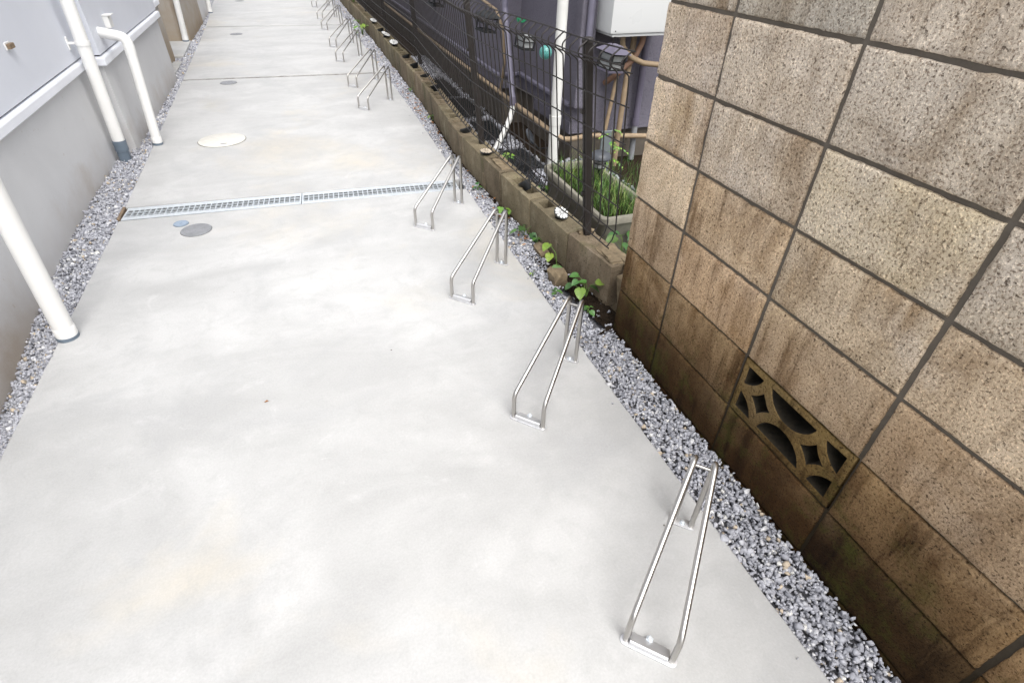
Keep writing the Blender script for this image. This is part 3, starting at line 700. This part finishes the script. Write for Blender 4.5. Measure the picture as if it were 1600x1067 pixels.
o = MB().tube([(.705, 1.775, .66), (.69, 1.775, 2.9)], .022, 14).obj('downpipe', 'trim_paint', smooth=40); tag(o, 'slim lavender downpipe left of the white water heater', 'downpipe')

# ================================================================== DRAIN
P0 = Vector((-2.178, 1.747, 0)); P1_ = Vector((-.232, 1.6235, 0)); dv = (P1_-P0); DL = dv.length; dang = math.atan2(dv.y, dv.x)
def grating(s0, s1, label):
    t = empty('drain_grating', P0+dv.normalized()*s0, dang, label=label, cat='grating', group='drain gratings across the path')
    L = s1-s0; W = .083; fl = .038; top = -.001
    fr = MB()
    for s in (-1, 1): fr.box(0, L, min(s*W, s*(W-fl)), max(s*W, s*(W-fl)), top-.006, top)
    fr.box(.0, .009, -(W-fl), W-fl, top-.022, top); fr.box(L-.009, L, -(W-fl), W-fl, top-.022, top)
    fr.obj('frame', 'zinc', t, bevel=.0012)
    for s in (-1, 1): MB().box(.009, L-.009, s*.0195-.0025, s*.0195+.0025, top-.010, top-.0015).obj('rail', 'zinc', t)
    n = int(round((L-.018)/.0295)); me = MB().box(-.0024, .0024, -(W-fl), W-fl, -.009, 0).mesh('bar', 'zinc')
    for i in range(1, n): link('bar', me, t, loc=(.009+(L-.018)*i/n, 0, top-.0005))
    return t
grating(.006, DL*.5-.002, 'galvanised drain grating, left of the two, by the small round covers')
grating(DL*.5+.002, DL-.004, 'galvanised drain grating, right of the two, running behind a bicycle rack')
o = MB().box(-2.196, -2.181, 1.665, 1.84, -.1, .006).obj('wooden_stop', 'wood', bevel=.003); tag(o, 'short brown wooden stop at the left end of the drain', 'wood piece')

# ================================================================== ROUND COVERS
def cover(c, r, mat, label, ribs=0, slot=False, ring=True, rim='mortar'):
    t = empty('manhole_cover', (c[0], c[1], 0), label=label, cat='cover')
    MB().lathe([(r*1.0, .0005), (r*1.0, .0035), (r*.985, .0045), (r*.0005, .0045)], 56).obj('lid', mat, t, smooth=30)
    if ring:
        vs = []; n = 56
        for k in range(n):
            a = 2*math.pi*k/n; j = 1+.012*nz(k*.7, c[0]*9)
            vs += [(r*1.004*math.cos(a), r*1.004*math.sin(a), .0012), (r*1.022*j*math.cos(a), r*1.022*j*math.sin(a), .0012)]
        MB().add(vs, [(2*k, 2*k+1, (2*k+3) % (2*n), (2*k+2) % (2*n)) for k in range(n)]).obj('rim_gap', rim, t)
    for k in range(ribs):
        q = r*(.16+.74*k/max(1, ribs-1)); MB().lathe([(q-.0016, .0042), (q-.0012, .0062), (q+.0012, .0062), (q+.0016, .0042), (q-.0016, .0042)], 40).obj('ring_rib', mat, t)
    if slot: MB().box(-.022, .022, -.006, .006, .0046, .0062, Matrix.Rotation(.08, 4, 'Z') @ Matrix.Translation((.01, -r*.63, 0))).obj('grip_slot', 'cover_grey', t)
    return t
cover((-1.733, 2.985), .168, 'cover_white', 'large round off-white manhole cover with a grip slot', slot=True, rim='joint_fill')
cover((-1.766, 1.405), .078, 'cover_grey', 'round grey ribbed cover just below the drain grating', ribs=6)
cover((-1.853, 1.512), .039, 'cover_blue', 'tiny blue grey cover touching the ribbed grey one', ribs=2)
cover((-1.79, 4.90), .08, 'cover_grey', 'small grey cover right before the first slab joint', ribs=3)
cover((-1.85, 7.965), .083, 'cover_grey', 'small grey cover between the two slab joints', ribs=3)
cover((-1.97, 12.05), .085, 'cover_grey', 'farthest small grey cover at the top edge of the photo', ribs=3)

# ================================================================== BICYCLE RACKS
RK = {}
def rack_meshes():
    r = .0077
    for sgn, nm in ((1, 'tube_l'), (-1, 'tube_r')):
        wf, wb = sgn*.0555, sgn*.0245
        pts = fillet([(0, wf, 0), (0, wf, .105), (.384, wb, .302), (.384, wb, 0)], [.035, .022], 8)
        RK[nm] = MB().tube(pts, r, 14).mesh('tube', 'steel', smooth=50)
    RK['top'] = MB().tube([(.367, -.022, .272), (.367, .022, .272)], .0042, 10).mesh('top_rod', 'steel', smooth=50)
    def plate(x, hw, rr, back):
        n = 10; pts = []
        for s, a0 in ((1, 0), (-1, math.pi)):
            for k in range(n+1):
                a = a0+math.pi*k/n; pts.append((x+rr*math.cos(a), s*hw+rr*math.sin(a)))
        return MB().prism(ccw(pts), .0, .004).mesh('foot_plate', 'plate', smooth=30, bevel=.0008)
    RK['fplate'] = plate(0, .0555, .0135, 0); RK['rplate'] = plate(.384, .0245, .0135, 0)
    prof = [(-.010, .004), (-.010, .019), (-.006, .0225), (.020, .0115), (.024, .004)]; n = len(prof)
    RK['chan'] = MB().add([(x, s*.046, z) for s in (-1, 1) for x, z in prof], [tuple(range(n)), tuple(range(2*n-1, n-1, -1))]+[(i, n+i, n+(i+1) % n, (i+1) % n) for i in range(n)]).mesh('cross_channel', 'plate', bevel=.001)
    b = MB().lathe([(.0095, 0), (.0095, .002), (.006, .002), (.006, .007), (.004, .009)], 6); RK['bolt'] = b.mesh('bolt', 'zinc', smooth=30)
rack_meshes()
ra = math.atan2(.70, .71)
RACKS = [((-.5375, -1.29), 'stainless bicycle rack nearest the camera, facing the openwork block'), ((-.547, -.507), 'second stainless bicycle rack from the camera, level with the near end of the low wall'),
 ((-.562, .292), 'third stainless bicycle rack from the camera, beside the leafy seedlings'), ((-.572, 1.063), 'fourth stainless bicycle rack, standing in front of the drain grating'),
 ((-.59, 3.54), 'fifth stainless bicycle rack, first one beyond the drain grating'), ((-.592, 4.39), 'sixth stainless bicycle rack, astride the first slab joint'),
 ((-.598, 5.68), 'seventh stainless bicycle rack, first one beyond the nearer slab joint'), ((-.597, 6.62), 'eighth stainless bicycle rack, next to the bright green weed'),
 ((-.60, 8.10), 'ninth stainless bicycle rack, just before the far slab joint'), ((-.597, 9.17), 'tenth stainless bicycle rack, just beyond the far slab joint'), ((-.594, 10.81), 'farthest stainless bicycle rack at the top edge of the photo')]
for k, ((x, y), lab) in enumerate(RACKS):
    t = empty('bicycle_rack', (x, y, .0006), ra+random.uniform(-.02, .02)*(k > 0), label=lab, cat='bicycle rack', group='bicycle racks along the path')
    link('tube', RK['tube_l'], t); link('tube', RK['tube_r'], t); link('top_rod', RK['top'], t)
    link('foot_plate', RK['fplate'], t); link('foot_plate', RK['rplate'], t); link('cross_channel', RK['chan'], t)
    link('bolt', RK['bolt'], t, loc=(.0215, .004, .0115)); link('bolt', RK['bolt'], t, loc=(.384, 0, .004))

# ================================================================== MESH FENCE
XB = [(.05, .075), (.382, .054), (.7, .022), (1.2, -.012), (1.77, -.048), (2.5, -.03), (3.4, .02), (4.4, .085), (7, .06), (18, .05)]
XT = [(.09, .03), (.382, -.022), (.73, -.043), (1.19, -.093), (1.77, -.115), (2.5, -.08), (3.4, -.02), (4.4, .04), (7, .02), (18, .02)]
def fang(y): return math.atan2(lerp_t(XT, y)-lerp_t(XB, y), .68)
ZF = .28
def fpt(y, out, z):           # point of the leaning mesh: out = offset towards the house, z = height
    a = fang(y); h = z-ZF; return Vector((lerp_t(XB, y)+h*math.sin(a)+out*math.cos(a), y, ZF+h*math.cos(a)-out*math.sin(a)))
fence = empty('mesh_fence', (.06, .1, .195), label='dark brown welded mesh fence with rolled edges, leaning on the low wall', cat='fence')
fo = fence.location
prof = fillet([(-.036, 0, .275-ZF), (-.012, 0, .305-ZF), (0, 0, .345-ZF), (0, 0, .945-ZF), (-.036, 0, .978-ZF), (-.032, 0, 1.0-ZF), (.008, 0, 1.026-ZF)], .02, 3)
wire = MB().tube(prof, .003, 6).mesh('vertical_wire', 'fence_paint', smooth=60)
y = .105; k = 0; pitch_ = .0632
while y < 13:
    o = link('vertical_wire', wire, fence); o.location = Vector((lerp_t(XB, y), y, ZF))-fo; o.rotation_euler = (0, fang(y), 0); y += pitch_; k += 1
for out, z in ((-.038, .278), (-.0035, .338), (-.0035, .457), (-.0035, .587), (-.0035, .713), (-.0035, .845), (-.0035, .958), (-.0385, .985), (.002, 1.025)):
    pts = [fpt(.085+.12*i, out+.0012*nz(i*.7, z*9), z+.0012*nz(i*.9, z*5)) for i in range(107)]
    o = MB().tube(pts, .003, 6).obj('horizontal_wire', 'fence_paint', fence, smooth=60); o.location = -fo
pm = MB().box(-.016, .016, -.016, .016, 0, .82).box(-.0185, -.0161, -.006, .006, 0, .815); pm2 = pm.mesh('post', 'fence_paint', bevel=.002); cm = MB().lathe([(.023, .82), (.023, .83), (.017, .836)], 16).mesh('post_cap', 'fence_paint', smooth=40)
for y in (.382, 1.77, 4.35, 6.4, 8.4, 10.4, 12.4):
    q = fpt(y, .022, .19); a = fang(y)
    o = link('post', pm2, fence); o.location = q-fo; o.rotation_euler = (0, a, 0)
    c = link('post_cap', cm, o)
    for z in (.40, .76): 
        b_ = MB().box(-.029, -.0155, -.01, .01, z-.19-.008, z-.19+.008).obj('clip', 'fence_paint', o, bevel=.001)

# ------------------------------------------------------------------ solar lights and cups set into the low wall
def petal_light(p, tilt, label, mat='white_enamel', r=.034):
    t = empty('solar_light', p, random.uniform(0, 1), label=label, cat='solar light', group='round solar lights on the low wall')
    m = Matrix.Rotation(tilt, 4, 'X')
    MB().lathe([(.018, -.04), (.022, -.02), (r*1.0, -.003), (r*1.05, .002), (r*.98, .004)], 24, m=m).obj('cup', 'black_plastic', t, smooth=40)
    n = 12; pet = MB()
    for k in range(n):
        a0 = 2*math.pi*(k+.09)/n; a1 = 2*math.pi*(k+.91)/n; am = (a0+a1)/2
        pl = [(.007*math.cos(am), .007*math.sin(am)), (r*.8*math.cos(a0), r*.8*math.sin(a0)), (r*.97*math.cos(am-.11), r*.97*math.sin(am-.11)), (r*.97*math.cos(am+.11), r*.97*math.sin(am+.11)), (r*.8*math.cos(a1), r*.8*math.sin(a1))]
        b0 = len(pet.v); pet.prism(pl, .004, .0062)
        pet.v[b0:] = [tuple(m @ Vector(v)) for v in pet.v[b0:]]
    pet.obj('petals', mat, t)
    MB().lathe([(.0055, .004), (.0055, .0075), (.003, .009)], 12, m=m).obj('centre', mat, t, smooth=40); return t
petal_light((.034, .576, .222), .5, 'round white petal faced solar light nearest the tall block wall', r=.038)
petal_light((-.05, 1.566, .215), .05, 'round tan petal faced solar light beside the second fence post', 'tan_enamel', .04)
petal_light((.022, 5.43, .225), .4, 'pale round solar light on the far low wall, nearer of the far trio', r=.05)
petal_light((.016, 5.98, .23), .45, 'pale round solar light on the far low wall, middle of the far trio', r=.055)
petal_light((.026, 7.11, .235), .4, 'pale round solar light on the far low wall, farthest of the trio', r=.05)
def cup(p, tilt, label, r=.034, h=.045):
    o = MB().lathe([(r*.55, -h), (r*.95, -.006), (r*1.05, .004), (r*1.05, .008), (r*.92, .008), (r*.86, -.004), (r*.45, -h*.7)], 22, m=Matrix.Rotation(tilt, 4, 'X') @ Matrix.Rotation(tilt*.6, 4, 'Y')).obj('plastic_cup', 'black_plastic', smooth=40)
    o.location = p; return tag(o, label, 'cup', 'black cups in the hollow blocks')
cup((.005, 1.02, .215), -.55, 'black tilted plastic cup sticking out of the low wall, nearest one', .036)
cup((-.048, 2.06, .21), -.3, 'black cup in the low wall just behind the second fence post', .04)
for yy, nm in ((3.32, 'second'), (3.75, 'third'), (4.25, 'fourth'), (4.68, 'fifth'), (6.48, 'last')): cup((.025, yy, .212), -.3, 'black cup in the far low wall, %s one past the second fence post' % nm, .042)

# ------------------------------------------------------------------ hangings on the fence
def lantern(p, label, roof, glass, s=1., rz=0., roofed=True):
    t = empty('lantern', p, rz, label=label, cat='lantern', group='lanterns hung on the fence')
    t.rotation_euler = (.1, .12, rz)
    w_ = .034*s; h = .055*s
    fr = MB()
    for sx in (-1, 1):
        for sy in (-1, 1): fr.box(sx*w_-.003*s, sx*w_+.003*s, sy*w_-.003*s, sy*w_+.003*s, -h, 0)
    for z in (-h, -h*.5, -.004*s):
        for a in (-1, 1):
            fr.box(-w_+.003*s, w_-.003*s, a*w_-.002*s, a*w_+.002*s, z-.002*s, z+.002*s); fr.box(a*w_-.002*s, a*w_+.002*s, -w_+.003*s, w_-.003*s, z-.002*s, z+.002*s)
    fr.obj('frame', 'black_plastic', t)
    if glass: MB().box(-w_*.86, w_*.86, -w_*.86, w_*.86, -h+.001, -.006*s).obj('pane_body', 'lantern_glass', t)
    MB().box(-w_*1.15, w_*1.15, -w_*1.15, w_*1.15, -h-.009*s, -h-.002*s).obj('base', roof, t, bevel=.001)
    if roofed:
        a = w_*1.45; b = w_*.5
        MB().add([(-a, -a, .002), (a, -a, .002), (a, a, .002), (-a, a, .002), (-b, -b, .026*s), (b, -b, .026*s), (b, b, .026*s), (-b, b, .026*s)], [(3, 2, 1, 0), (4, 5, 6, 7), (0, 1, 5, 4), (1, 2, 6, 5), (2, 3, 7, 6), (3, 0, 4, 7)]).obj('roof', roof, t)
        MB().tube([(-b, 0, .024*s), (-b, 0, .05*s), (b, 0, .05*s), (b, 0, .024*s)], .0016, 6).obj('handle', 'fence_paint', t)
    return t
lantern((.065, .30, .985), 'square white lantern with lavender roof hung at the near fence end', 'purple_paint', True, 1.0, .3)
lantern((-.02, 1.0, .945), 'small black barred lantern beside the turquoise ball', 'black_plastic', True, .95, .3, False)
lantern((-.06, 1.48, .96), 'open black wire lantern hanging midway between two fence posts', 'black_plastic', False, 1.1, .4)
lantern((-.04, 2.75, .95), 'black wire lantern beyond the second fence post', 'black_plastic', False, 1.2, .2)
o = MB().lathe([(.0008, -.03), (.012, -.0275), (.021, -.021), (.0275, -.012), (.03, 0), (.0275, .012), (.021, .021), (.012, .0275), (.0008, .03)], 24).obj('glitter_ball', 'teal_glitter', smooth=60); o.location = (.02, .85, .893); tag(o, 'turquoise glitter ball hanging inside the fence', 'ball')
pts = [(-.055+.012*math.cos(i*1.3)+.01*math.sin(i*.37), .985+.022*math.sin(i*.9), 1.005+.008*math.sin(i*1.7)) for i in range(34)]
o = MB().tube(pts, .0022, 5).obj('twine', 'green_string', smooth=60); tag(o, 'bundle of green twine tied to the fence top', 'twine')

# ------------------------------------------------------------------ planter, lamps and plants behind the fence
t = empty('planter', (.385, .88, 0), label='long weathered stone planter trough full of grass behind the fence', cat='planter')
def trough():
    def rr(hx, hy, r, n=5):
        o = []
        for sx, sy, a0 in ((1, 1, 0), (-1, 1, 90), (-1, -1, 180), (1, -1, 270)):
            for k in range(n+1):
                a = rad(a0+90*k/n); o.append((sx*(hx-r)+r*math.cos(a), sy*(hy-r)+r*math.sin(a)))
        return o
    rings = [(.135, .37, .03, -.04), (.15, .385, .035, .16), (.155, .39, .04, .165), (.168, .403, .045, .168), (.168, .403, .045, .198), (.164, .399, .043, .203), (.145, .38, .035, .203), (.141, .376, .033, .198), (.135, .37, .03, .12)]
    vs = []; fs = []; n = 24
    for hx, hy, r, z in rings: vs += [(x+.0015*nz(x*30, y_*30, z*30), y_, z+.002*nz(x*20, y_*20)) for x, y_ in rr(hx, hy, r)]
    for i in range(len(rings)-1):
        for j in range(n): a = i*n+j; b = i*n+(j+1) % n; fs.append((a, b, b+n, a+n))
    return MB().add(vs, fs+[tuple(range(n-1, -1, -1))])
trough().obj('trough', 'planter_stone', t, smooth=40); MB().box(-.138, .138, -.372, .372, .13, .165).obj('potting_soil', 'soil', t)
def blades(n, xr, yr, z0, h, w_, seed):
    rg = np.random.default_rng(seed); vs = []; fs = []; tn = []
    for _ in range(n):
        x, y = rg.uniform(*xr), rg.uniform(*yr); a = rg.uniform(0, 6.28); L = h*rg.uniform(.35, 1.2); bend = rg.uniform(.15, .75)*L; dx, dy = math.cos(a), math.sin(a); px, py = -dy*w_/2, dx*w_/2
        b = len(vs); tone = rg.random()
        for k, t_ in enumerate((0, .4, .75, 1.)):
            cx = x+dx*bend*t_*t_; cy = y+dy*bend*t_*t_; cz = z0+L*(t_-.32*t_*t_*(bend/L)); ww = 1-t_*.92
            vs += [(cx-px*ww, cy-py*ww, cz), (cx+px*ww, cy+py*ww, cz)]; tn += [min(1, tone*.8+.25*t_)]*2
        for k in range(3): fs.append((b+2*k, b+2*k+1, b+2*k+3, b+2*k+2))
    m = MB().add(vs, fs); return m, tn
m_, tn = blades(1000, (.255, .515), (.52, 1.25), .15, .15, .0045, 3)
o = m_.obj('grass', 'grass'); a_ = o.data.attributes.new('tone', 'FLOAT', 'POINT'); a_.data.foreach_set('value', tn); tag(o, 'bright green grass growing thick in the planter behind the fence', 'grass', kind='stuff')
m_, tn = blades(900, (.50, 1.15), (.5, 1.85), -.03, .10, .004, 5)
o = m_.obj('grass', 'grass'); a_ = o.data.attributes.new('tone', 'FLOAT', 'POINT'); a_.data.foreach_set('value', [v*.6 for v in tn]); tag(o, 'dark weeds on the ground between planter and purple house', 'grass', kind='stuff')
t = empty('garden_lamp', (.455, 1.0, .16), label='black solar garden lamp staked in the planter', cat='garden lamp')
MB().tube([(.01, 0, -.02), (0, 0, .10)], .009, 10).obj('stake', 'black_plastic', t, smooth=40)
MB().lathe([(.016, .09), (.032, .105), (.034, .15), (.030, .155)], 18).obj('glass_drum', 'lantern_glass', t, smooth=40)
fr = MB()
for k in range(8): a = 2*math.pi*k/8; fr.tube([(.017*math.cos(a), .017*math.sin(a), .09), (.035*math.cos(a), .035*math.sin(a), .106), (.036*math.cos(a), .036*math.sin(a), .152)], .002, 5)
fr.lathe([(.0345, .127), (.037, .127), (.037, .131), (.0345, .131)], 18); fr.obj('cage', 'black_plastic', t)
MB().lathe([(.058, .152), (.062, .158), (.060, .170), (.045, .186), (.03, .19)], 24).obj('cap', 'slate', t, smooth=40)
t = empty('garden_lamp', (.44, 2.05, .06), label='tilted dark disc lamp leaning against the house foundation behind the fence', cat='garden lamp')
mm = Matrix.Rotation(1.0, 4, 'Y') @ Matrix.Rotation(.4, 4, 'X')
MB().lathe([(.05, -.012), (.06, -.004), (.06, .006), (.05, .012), (.03, .014)], 24, m=mm, c=(0, 0, .06)).obj('disc', 'slate', t, smooth=40)
MB().tube(fillet([(.02, 0, .03), (.05, -.05, -.02), (.06, -.2, .04), (.0, -.3, -.06)], .04), .006, 8).obj('cable', 'black_plastic', t, smooth=50)
o = MB().box(.60, .68, 1.27, 1.283, -.04, .37).obj('grey_board', 'board_grey', bevel=.002); o.rotation_euler = (0, 0, 0); tag(o, 'upright grey board stuck in the ground behind the planter', 'board')
def spike_mat(p, lx_, ly_, rz, label, h=.035):
    t = empty('spike_mat', p, rz, label=label, cat='spike mat', group='black spike mats behind the fence')
    b = MB()
    nx, ny = int(lx_/.018), int(ly_/.018)
    for i in range(nx+1): b.box(i*.018-.0015, i*.018+.0015, 0, ly_, 0, .004)
    for j in range(ny+1): b.box(0, lx_, j*.018-.0015, j*.018+.0015, .0041, .008)
    b.obj('grid', 'black_plastic', t)
    s_ = MB()
    for i in range(nx+1):
        for j in range(ny+1):
            x, y = i*.018, j*.018; ex, ey = x+random.uniform(-.006, .006), y+random.uniform(-.006, .006)
            s_.add([(x-.002, y-.0015, .006), (x+.002, y-.0015, .006), (x, y+.002, .006), (ex, ey, h*random.uniform(.8, 1.1))], [(0, 1, 3), (1, 2, 3), (2, 0, 3)])
    o = s_.obj('spikes', 'black_plastic', t); o['kind'] = 'stuff'; return t
spike_mat((.17, 1.35, -.01), .16, .50, 0, 'black spike mat lying nearest the planter', .03)
spike_mat((.24, 1.72, .0), .2, .42, .05, 'black spike mat beside the kinked white pipe foot', .04)
spike_mat((.18, 2.35, .02), .18, .5, -.04, 'long black spike mat beyond the kinked white pipe foot', .05)
spike_mat((.18, 2.95, .03), .2, .6, .03, 'black spike mat along the third fence post', .06)
spike_mat((.14, 3.65, .03), .2, .7, 0, 'farthest black spike mat behind the fence', .06)
spike_mat((.62, .95, -.02), .25, .45, 0, 'black spike mat between planter and block wall', .04)

# ------------------------------------------------------------------ leafy plants
def leaf_mesh(seed, heart=True):
    rows = 7; vs = []; fs = []; rg = random.Random(seed); cur = rg.uniform(.15, .4); fold = rg.uniform(.12, .3)
    for i in range(rows+1):
        t_ = i/rows
        wv = .44*math.sin(math.pi*min(1, t_**.62))**.85 if heart else .26*math.sin(math.pi*t_**.8)
        if i == rows: wv = .004
        if i == 0: wv = .10 if heart else .01
        for s in (-1, -.5, 0, .5, 1):
            x = s*wv*(1+.05*rg.uniform(-1, 1)); yb = t_-(.14*(abs(s))*(1-t_)**2 if heart else 0)
            vs.append((x, yb, fold*abs(x)-cur*t_*t_*.6+.02*math.sin(t_*9+s*2)))
    for i in range(rows):
        for j in range(4): a = i*5+j; fs.append((a, a+1, a+6, a+5))
    return MB().add(vs, fs).mesh('leaf', 'leaf', smooth=80)
LM = [leaf_mesh(i) for i in range(5)]; LN = [leaf_mesh(i+20, False) for i in range(3)]
GREENS = [(.07, .155, .032), (.04, .105, .025), (.14, .25, .035), (.17, .25, .04), (.055, .135, .045)]
def plant(p, label, leaves, cat='weed', meshes=LM, grp='weeds growing in the gravel', stemcol=(.12, .2, .05)):
    """leaves = [(dx, dy, dz, size, yaw, droop, green index)]"""
    t = empty('leafy_weed', p, label=label, cat=cat, group=grp)
    for k, (dx, dy, dz, sz, yw, dr, gi) in enumerate(leaves):
        MB().tube([(0, 0, -.02), (dx*.35, dy*.35, dz*.7), (dx, dy, dz)], [.0022, .0016, .001], 5).obj('stem', 'leaf', t, smooth=60, color=stemcol)
        o = link('leaf', meshes[k % len(meshes)], t, color=tuple(c*random.uniform(.85, 1.15) for c in GREENS[gi])); o.location = (dx, dy, dz); o.scale = (sz, sz, sz)
        o.rotation_euler = (dr, random.uniform(-.25, .25), yw)
def rnd_leaves(n, spread, h, size, gset=(0, 1, 2, 4), seed=0):
    rg = random.Random(seed); out = []
    for k in range(n):
        a = 6.28*(k+rg.uniform(-.3, .3))/n; r = spread*rg.uniform(.3, 1); out.append((r*math.cos(a), r*math.sin(a), h*rg.uniform(.45, 1.1), size*rg.uniform(.7, 1.2), a-1.57+rg.uniform(-.4, .4), rg.uniform(-.5, .25), rg.choice(gset)))
    return out
# the seedling below the cracked joint: three big leaves one under the other
plant((-.03, .43, 0), 'tall heart leaved seedling growing by the broken brown stone', [(-.045, .03, .125, .055, 2.2, -.1, 2), (-.05, -.005, .09, .05, 2.5, -.35, 3), (-.035, -.07, .055, .062, 2.7, -.5, 0), (-.02, .06, .10, .03, 1., 0, 1)])
plant((.0, .165, 0), 'broad clump of heart shaped leaves nearest the tall block wall', [(-.05, -.03, .06, .058, 2.6, -.35, 3), (-.03, .045, .085, .045, 1.6, .1, 0), (-.045, .015, .075, .04, 2., -.1, 4), (.02, -.045, .085, .055, -1.9, .1, 3), (-.06, .05, .04, .04, 1.8, -.5, 1), (.01, -.02, .055, .045, -2.4, -.2, 1), (-.01, .0, .07, .035, 1., 0, 0)])
plant((-.10, 1.07, 0), 'green heart leaved seedling below the first hollow block', rnd_leaves(5, .035, .07, .05, seed=4))
plant((-.06, .82, 0), 'low spread of heart leaves between two stones by the low wall', rnd_leaves(6, .06, .05, .048, seed=5))
plant((-.025, .72, 0), 'small dark seedling tucked against the low wall', rnd_leaves(4, .02, .05, .03, (0, 1), seed=6))
plant((-.055, .035, 0), 'small green weed in front of the tall wall corner', rnd_leaves(5, .022, .03, .03, (0, 1), seed=7))
plant((-.135, .215, 0), 'tiny green sprout in the gravel near the second rack', rnd_leaves(5, .015, .025, .022, (0, 1), seed=8))
plant((-.17, .42, 0), 'single yellow green sprout in the gravel near the stone', rnd_leaves(2, .01, .012, .016, (3,), seed=81))
plant((-.13, 1.5, 0), 'small weed at the cracked joint of the low wall', rnd_leaves(4, .02, .03, .03, seed=9))
plant((-.06, 3.1, 0), 'small weed in the gravel in front of the fifth rack', rnd_leaves(4, .03, .04, .045, seed=10))
plant((-.06, 4.1, 0), 'tiny weed among dead leaves near the sixth rack', rnd_leaves(3, .02, .03, .035, seed=11))
plant((-.10, 7.6, .0), 'bright yellow green weed beside the eighth rack', rnd_leaves(14, .11, .16, .10, (2, 3), seed=12), meshes=LN)
plant((.03, 9.6, .2), 'dark green weed hanging over the far low wall', rnd_leaves(14, .16, .14, .11, (0, 1, 2), seed=13), meshes=LN)
plant((.33, .42, 0), 'broad green leaves behind the near end of the fence', rnd_leaves(9, .09, .13, .07, (0, 1, 4), seed=14), grp='plants behind the fence')
plant((.22, .33, 0), 'drooping strap leaves at the foot of the near fence end', rnd_leaves(8, .06, .09, .08, (0, 2), seed=15), meshes=LN, grp='plants behind the fence')
plant((.22, 1.95, 0), 'little weed beside the kinked white pipe', rnd_leaves(5, .05, .05, .04, (0, 2), seed=16), grp='plants behind the fence')
plant((.25, 1.25, .02), 'small weed in the gravel at the planter end', rnd_leaves(6, .06, .06, .03, (0, 2), seed=17), grp='plants behind the fence')
# feathery shrub
t = empty('feathery_shrub', (.58, 1.12, 0), label='feathery bright green shrub rising behind the fence near the heater pipes', cat='shrub', group='plants behind the fence')
MB().tube([(0, 0, 0), (.01, 0, .22), (.0, 0, .42)], [.005, .004, .002], 6).obj('stem', 'leaf', t, smooth=60, color=(.16, .14, .07))
for k, (z, a, L) in enumerate(((.42, .3, .07), (.40, 2.6, .07), (.36, 4.6, .09), (.33, -.4, .10), (.30, 3.0, .09), (.26, -.9, .09), (.24, 3.6, .08))):
    fr = [(L*s*math.cos(a), L*s*math.sin(a), z+.02*s-.05*s*s) for s in (0, .35, .7, 1)]
    MB().tube(fr, .0012, 4).obj('twig', 'leaf', t, color=(.12, .2, .05))
    for q in range(9):
        s = .2+.1*q; sd_ = 1 if q % 2 else -1; o = link('leaf', LN[q % 3], t, color=tuple(c*random.uniform(.9, 1.3) for c in GREENS[2 if q % 3 else 0])); o.location = (L*s*math.cos(a), L*s*math.sin(a), z+.02*s-.05*s*s); sc = .026*(1.2-.4*s); o.scale = (sc, sc, sc); o.rotation_euler = (-.2, 0, a-1.57+sd_*1.1)
# leaf litter: dry brown scraps
vs = []; fs = []
for _ in range(90):
    y = random.choice([random.uniform(2.5, 6.5), random.uniform(.7, 1.9), random.gauss(3.6, .35)]); x = random.uniform(rx(y)+.02, lowx(y)-.01); s = random.uniform(.008, .02); a = random.uniform(0, 6.28); b = len(vs); z = .004+random.uniform(0, .006)
    for u, v_, zz in ((-1, 0, .0), (0, -.5, .12), (1, 0, .05), (0, .5, .16)): vs.append((x+s*(u*math.cos(a)-v_*math.sin(a)), y+s*(u*math.sin(a)+v_*math.cos(a)), z+zz*s*2))
    fs.append((b, b+1, b+2, b+3))
o = MB().add(vs, fs).obj('leaf_litter', 'dead_leaf'); tag(o, 'dry brown leaf scraps scattered over the right gravel strip', 'leaf litter', kind='stuff')
o = MB().add([(-.009, 0, .002), (-.002, -.004, .005), (.008, .001, .003), (.001, .005, .006), (.0, .0, .008)], [(0, 1, 4), (1, 2, 4), (2, 3, 4), (3, 0, 4)]).obj('dry_leaf', 'dead_leaf'); o.location = (-1.397, -.119, .0); tag(o, 'tiny dry brown leaf scrap in the middle of the concrete path', 'leaf')
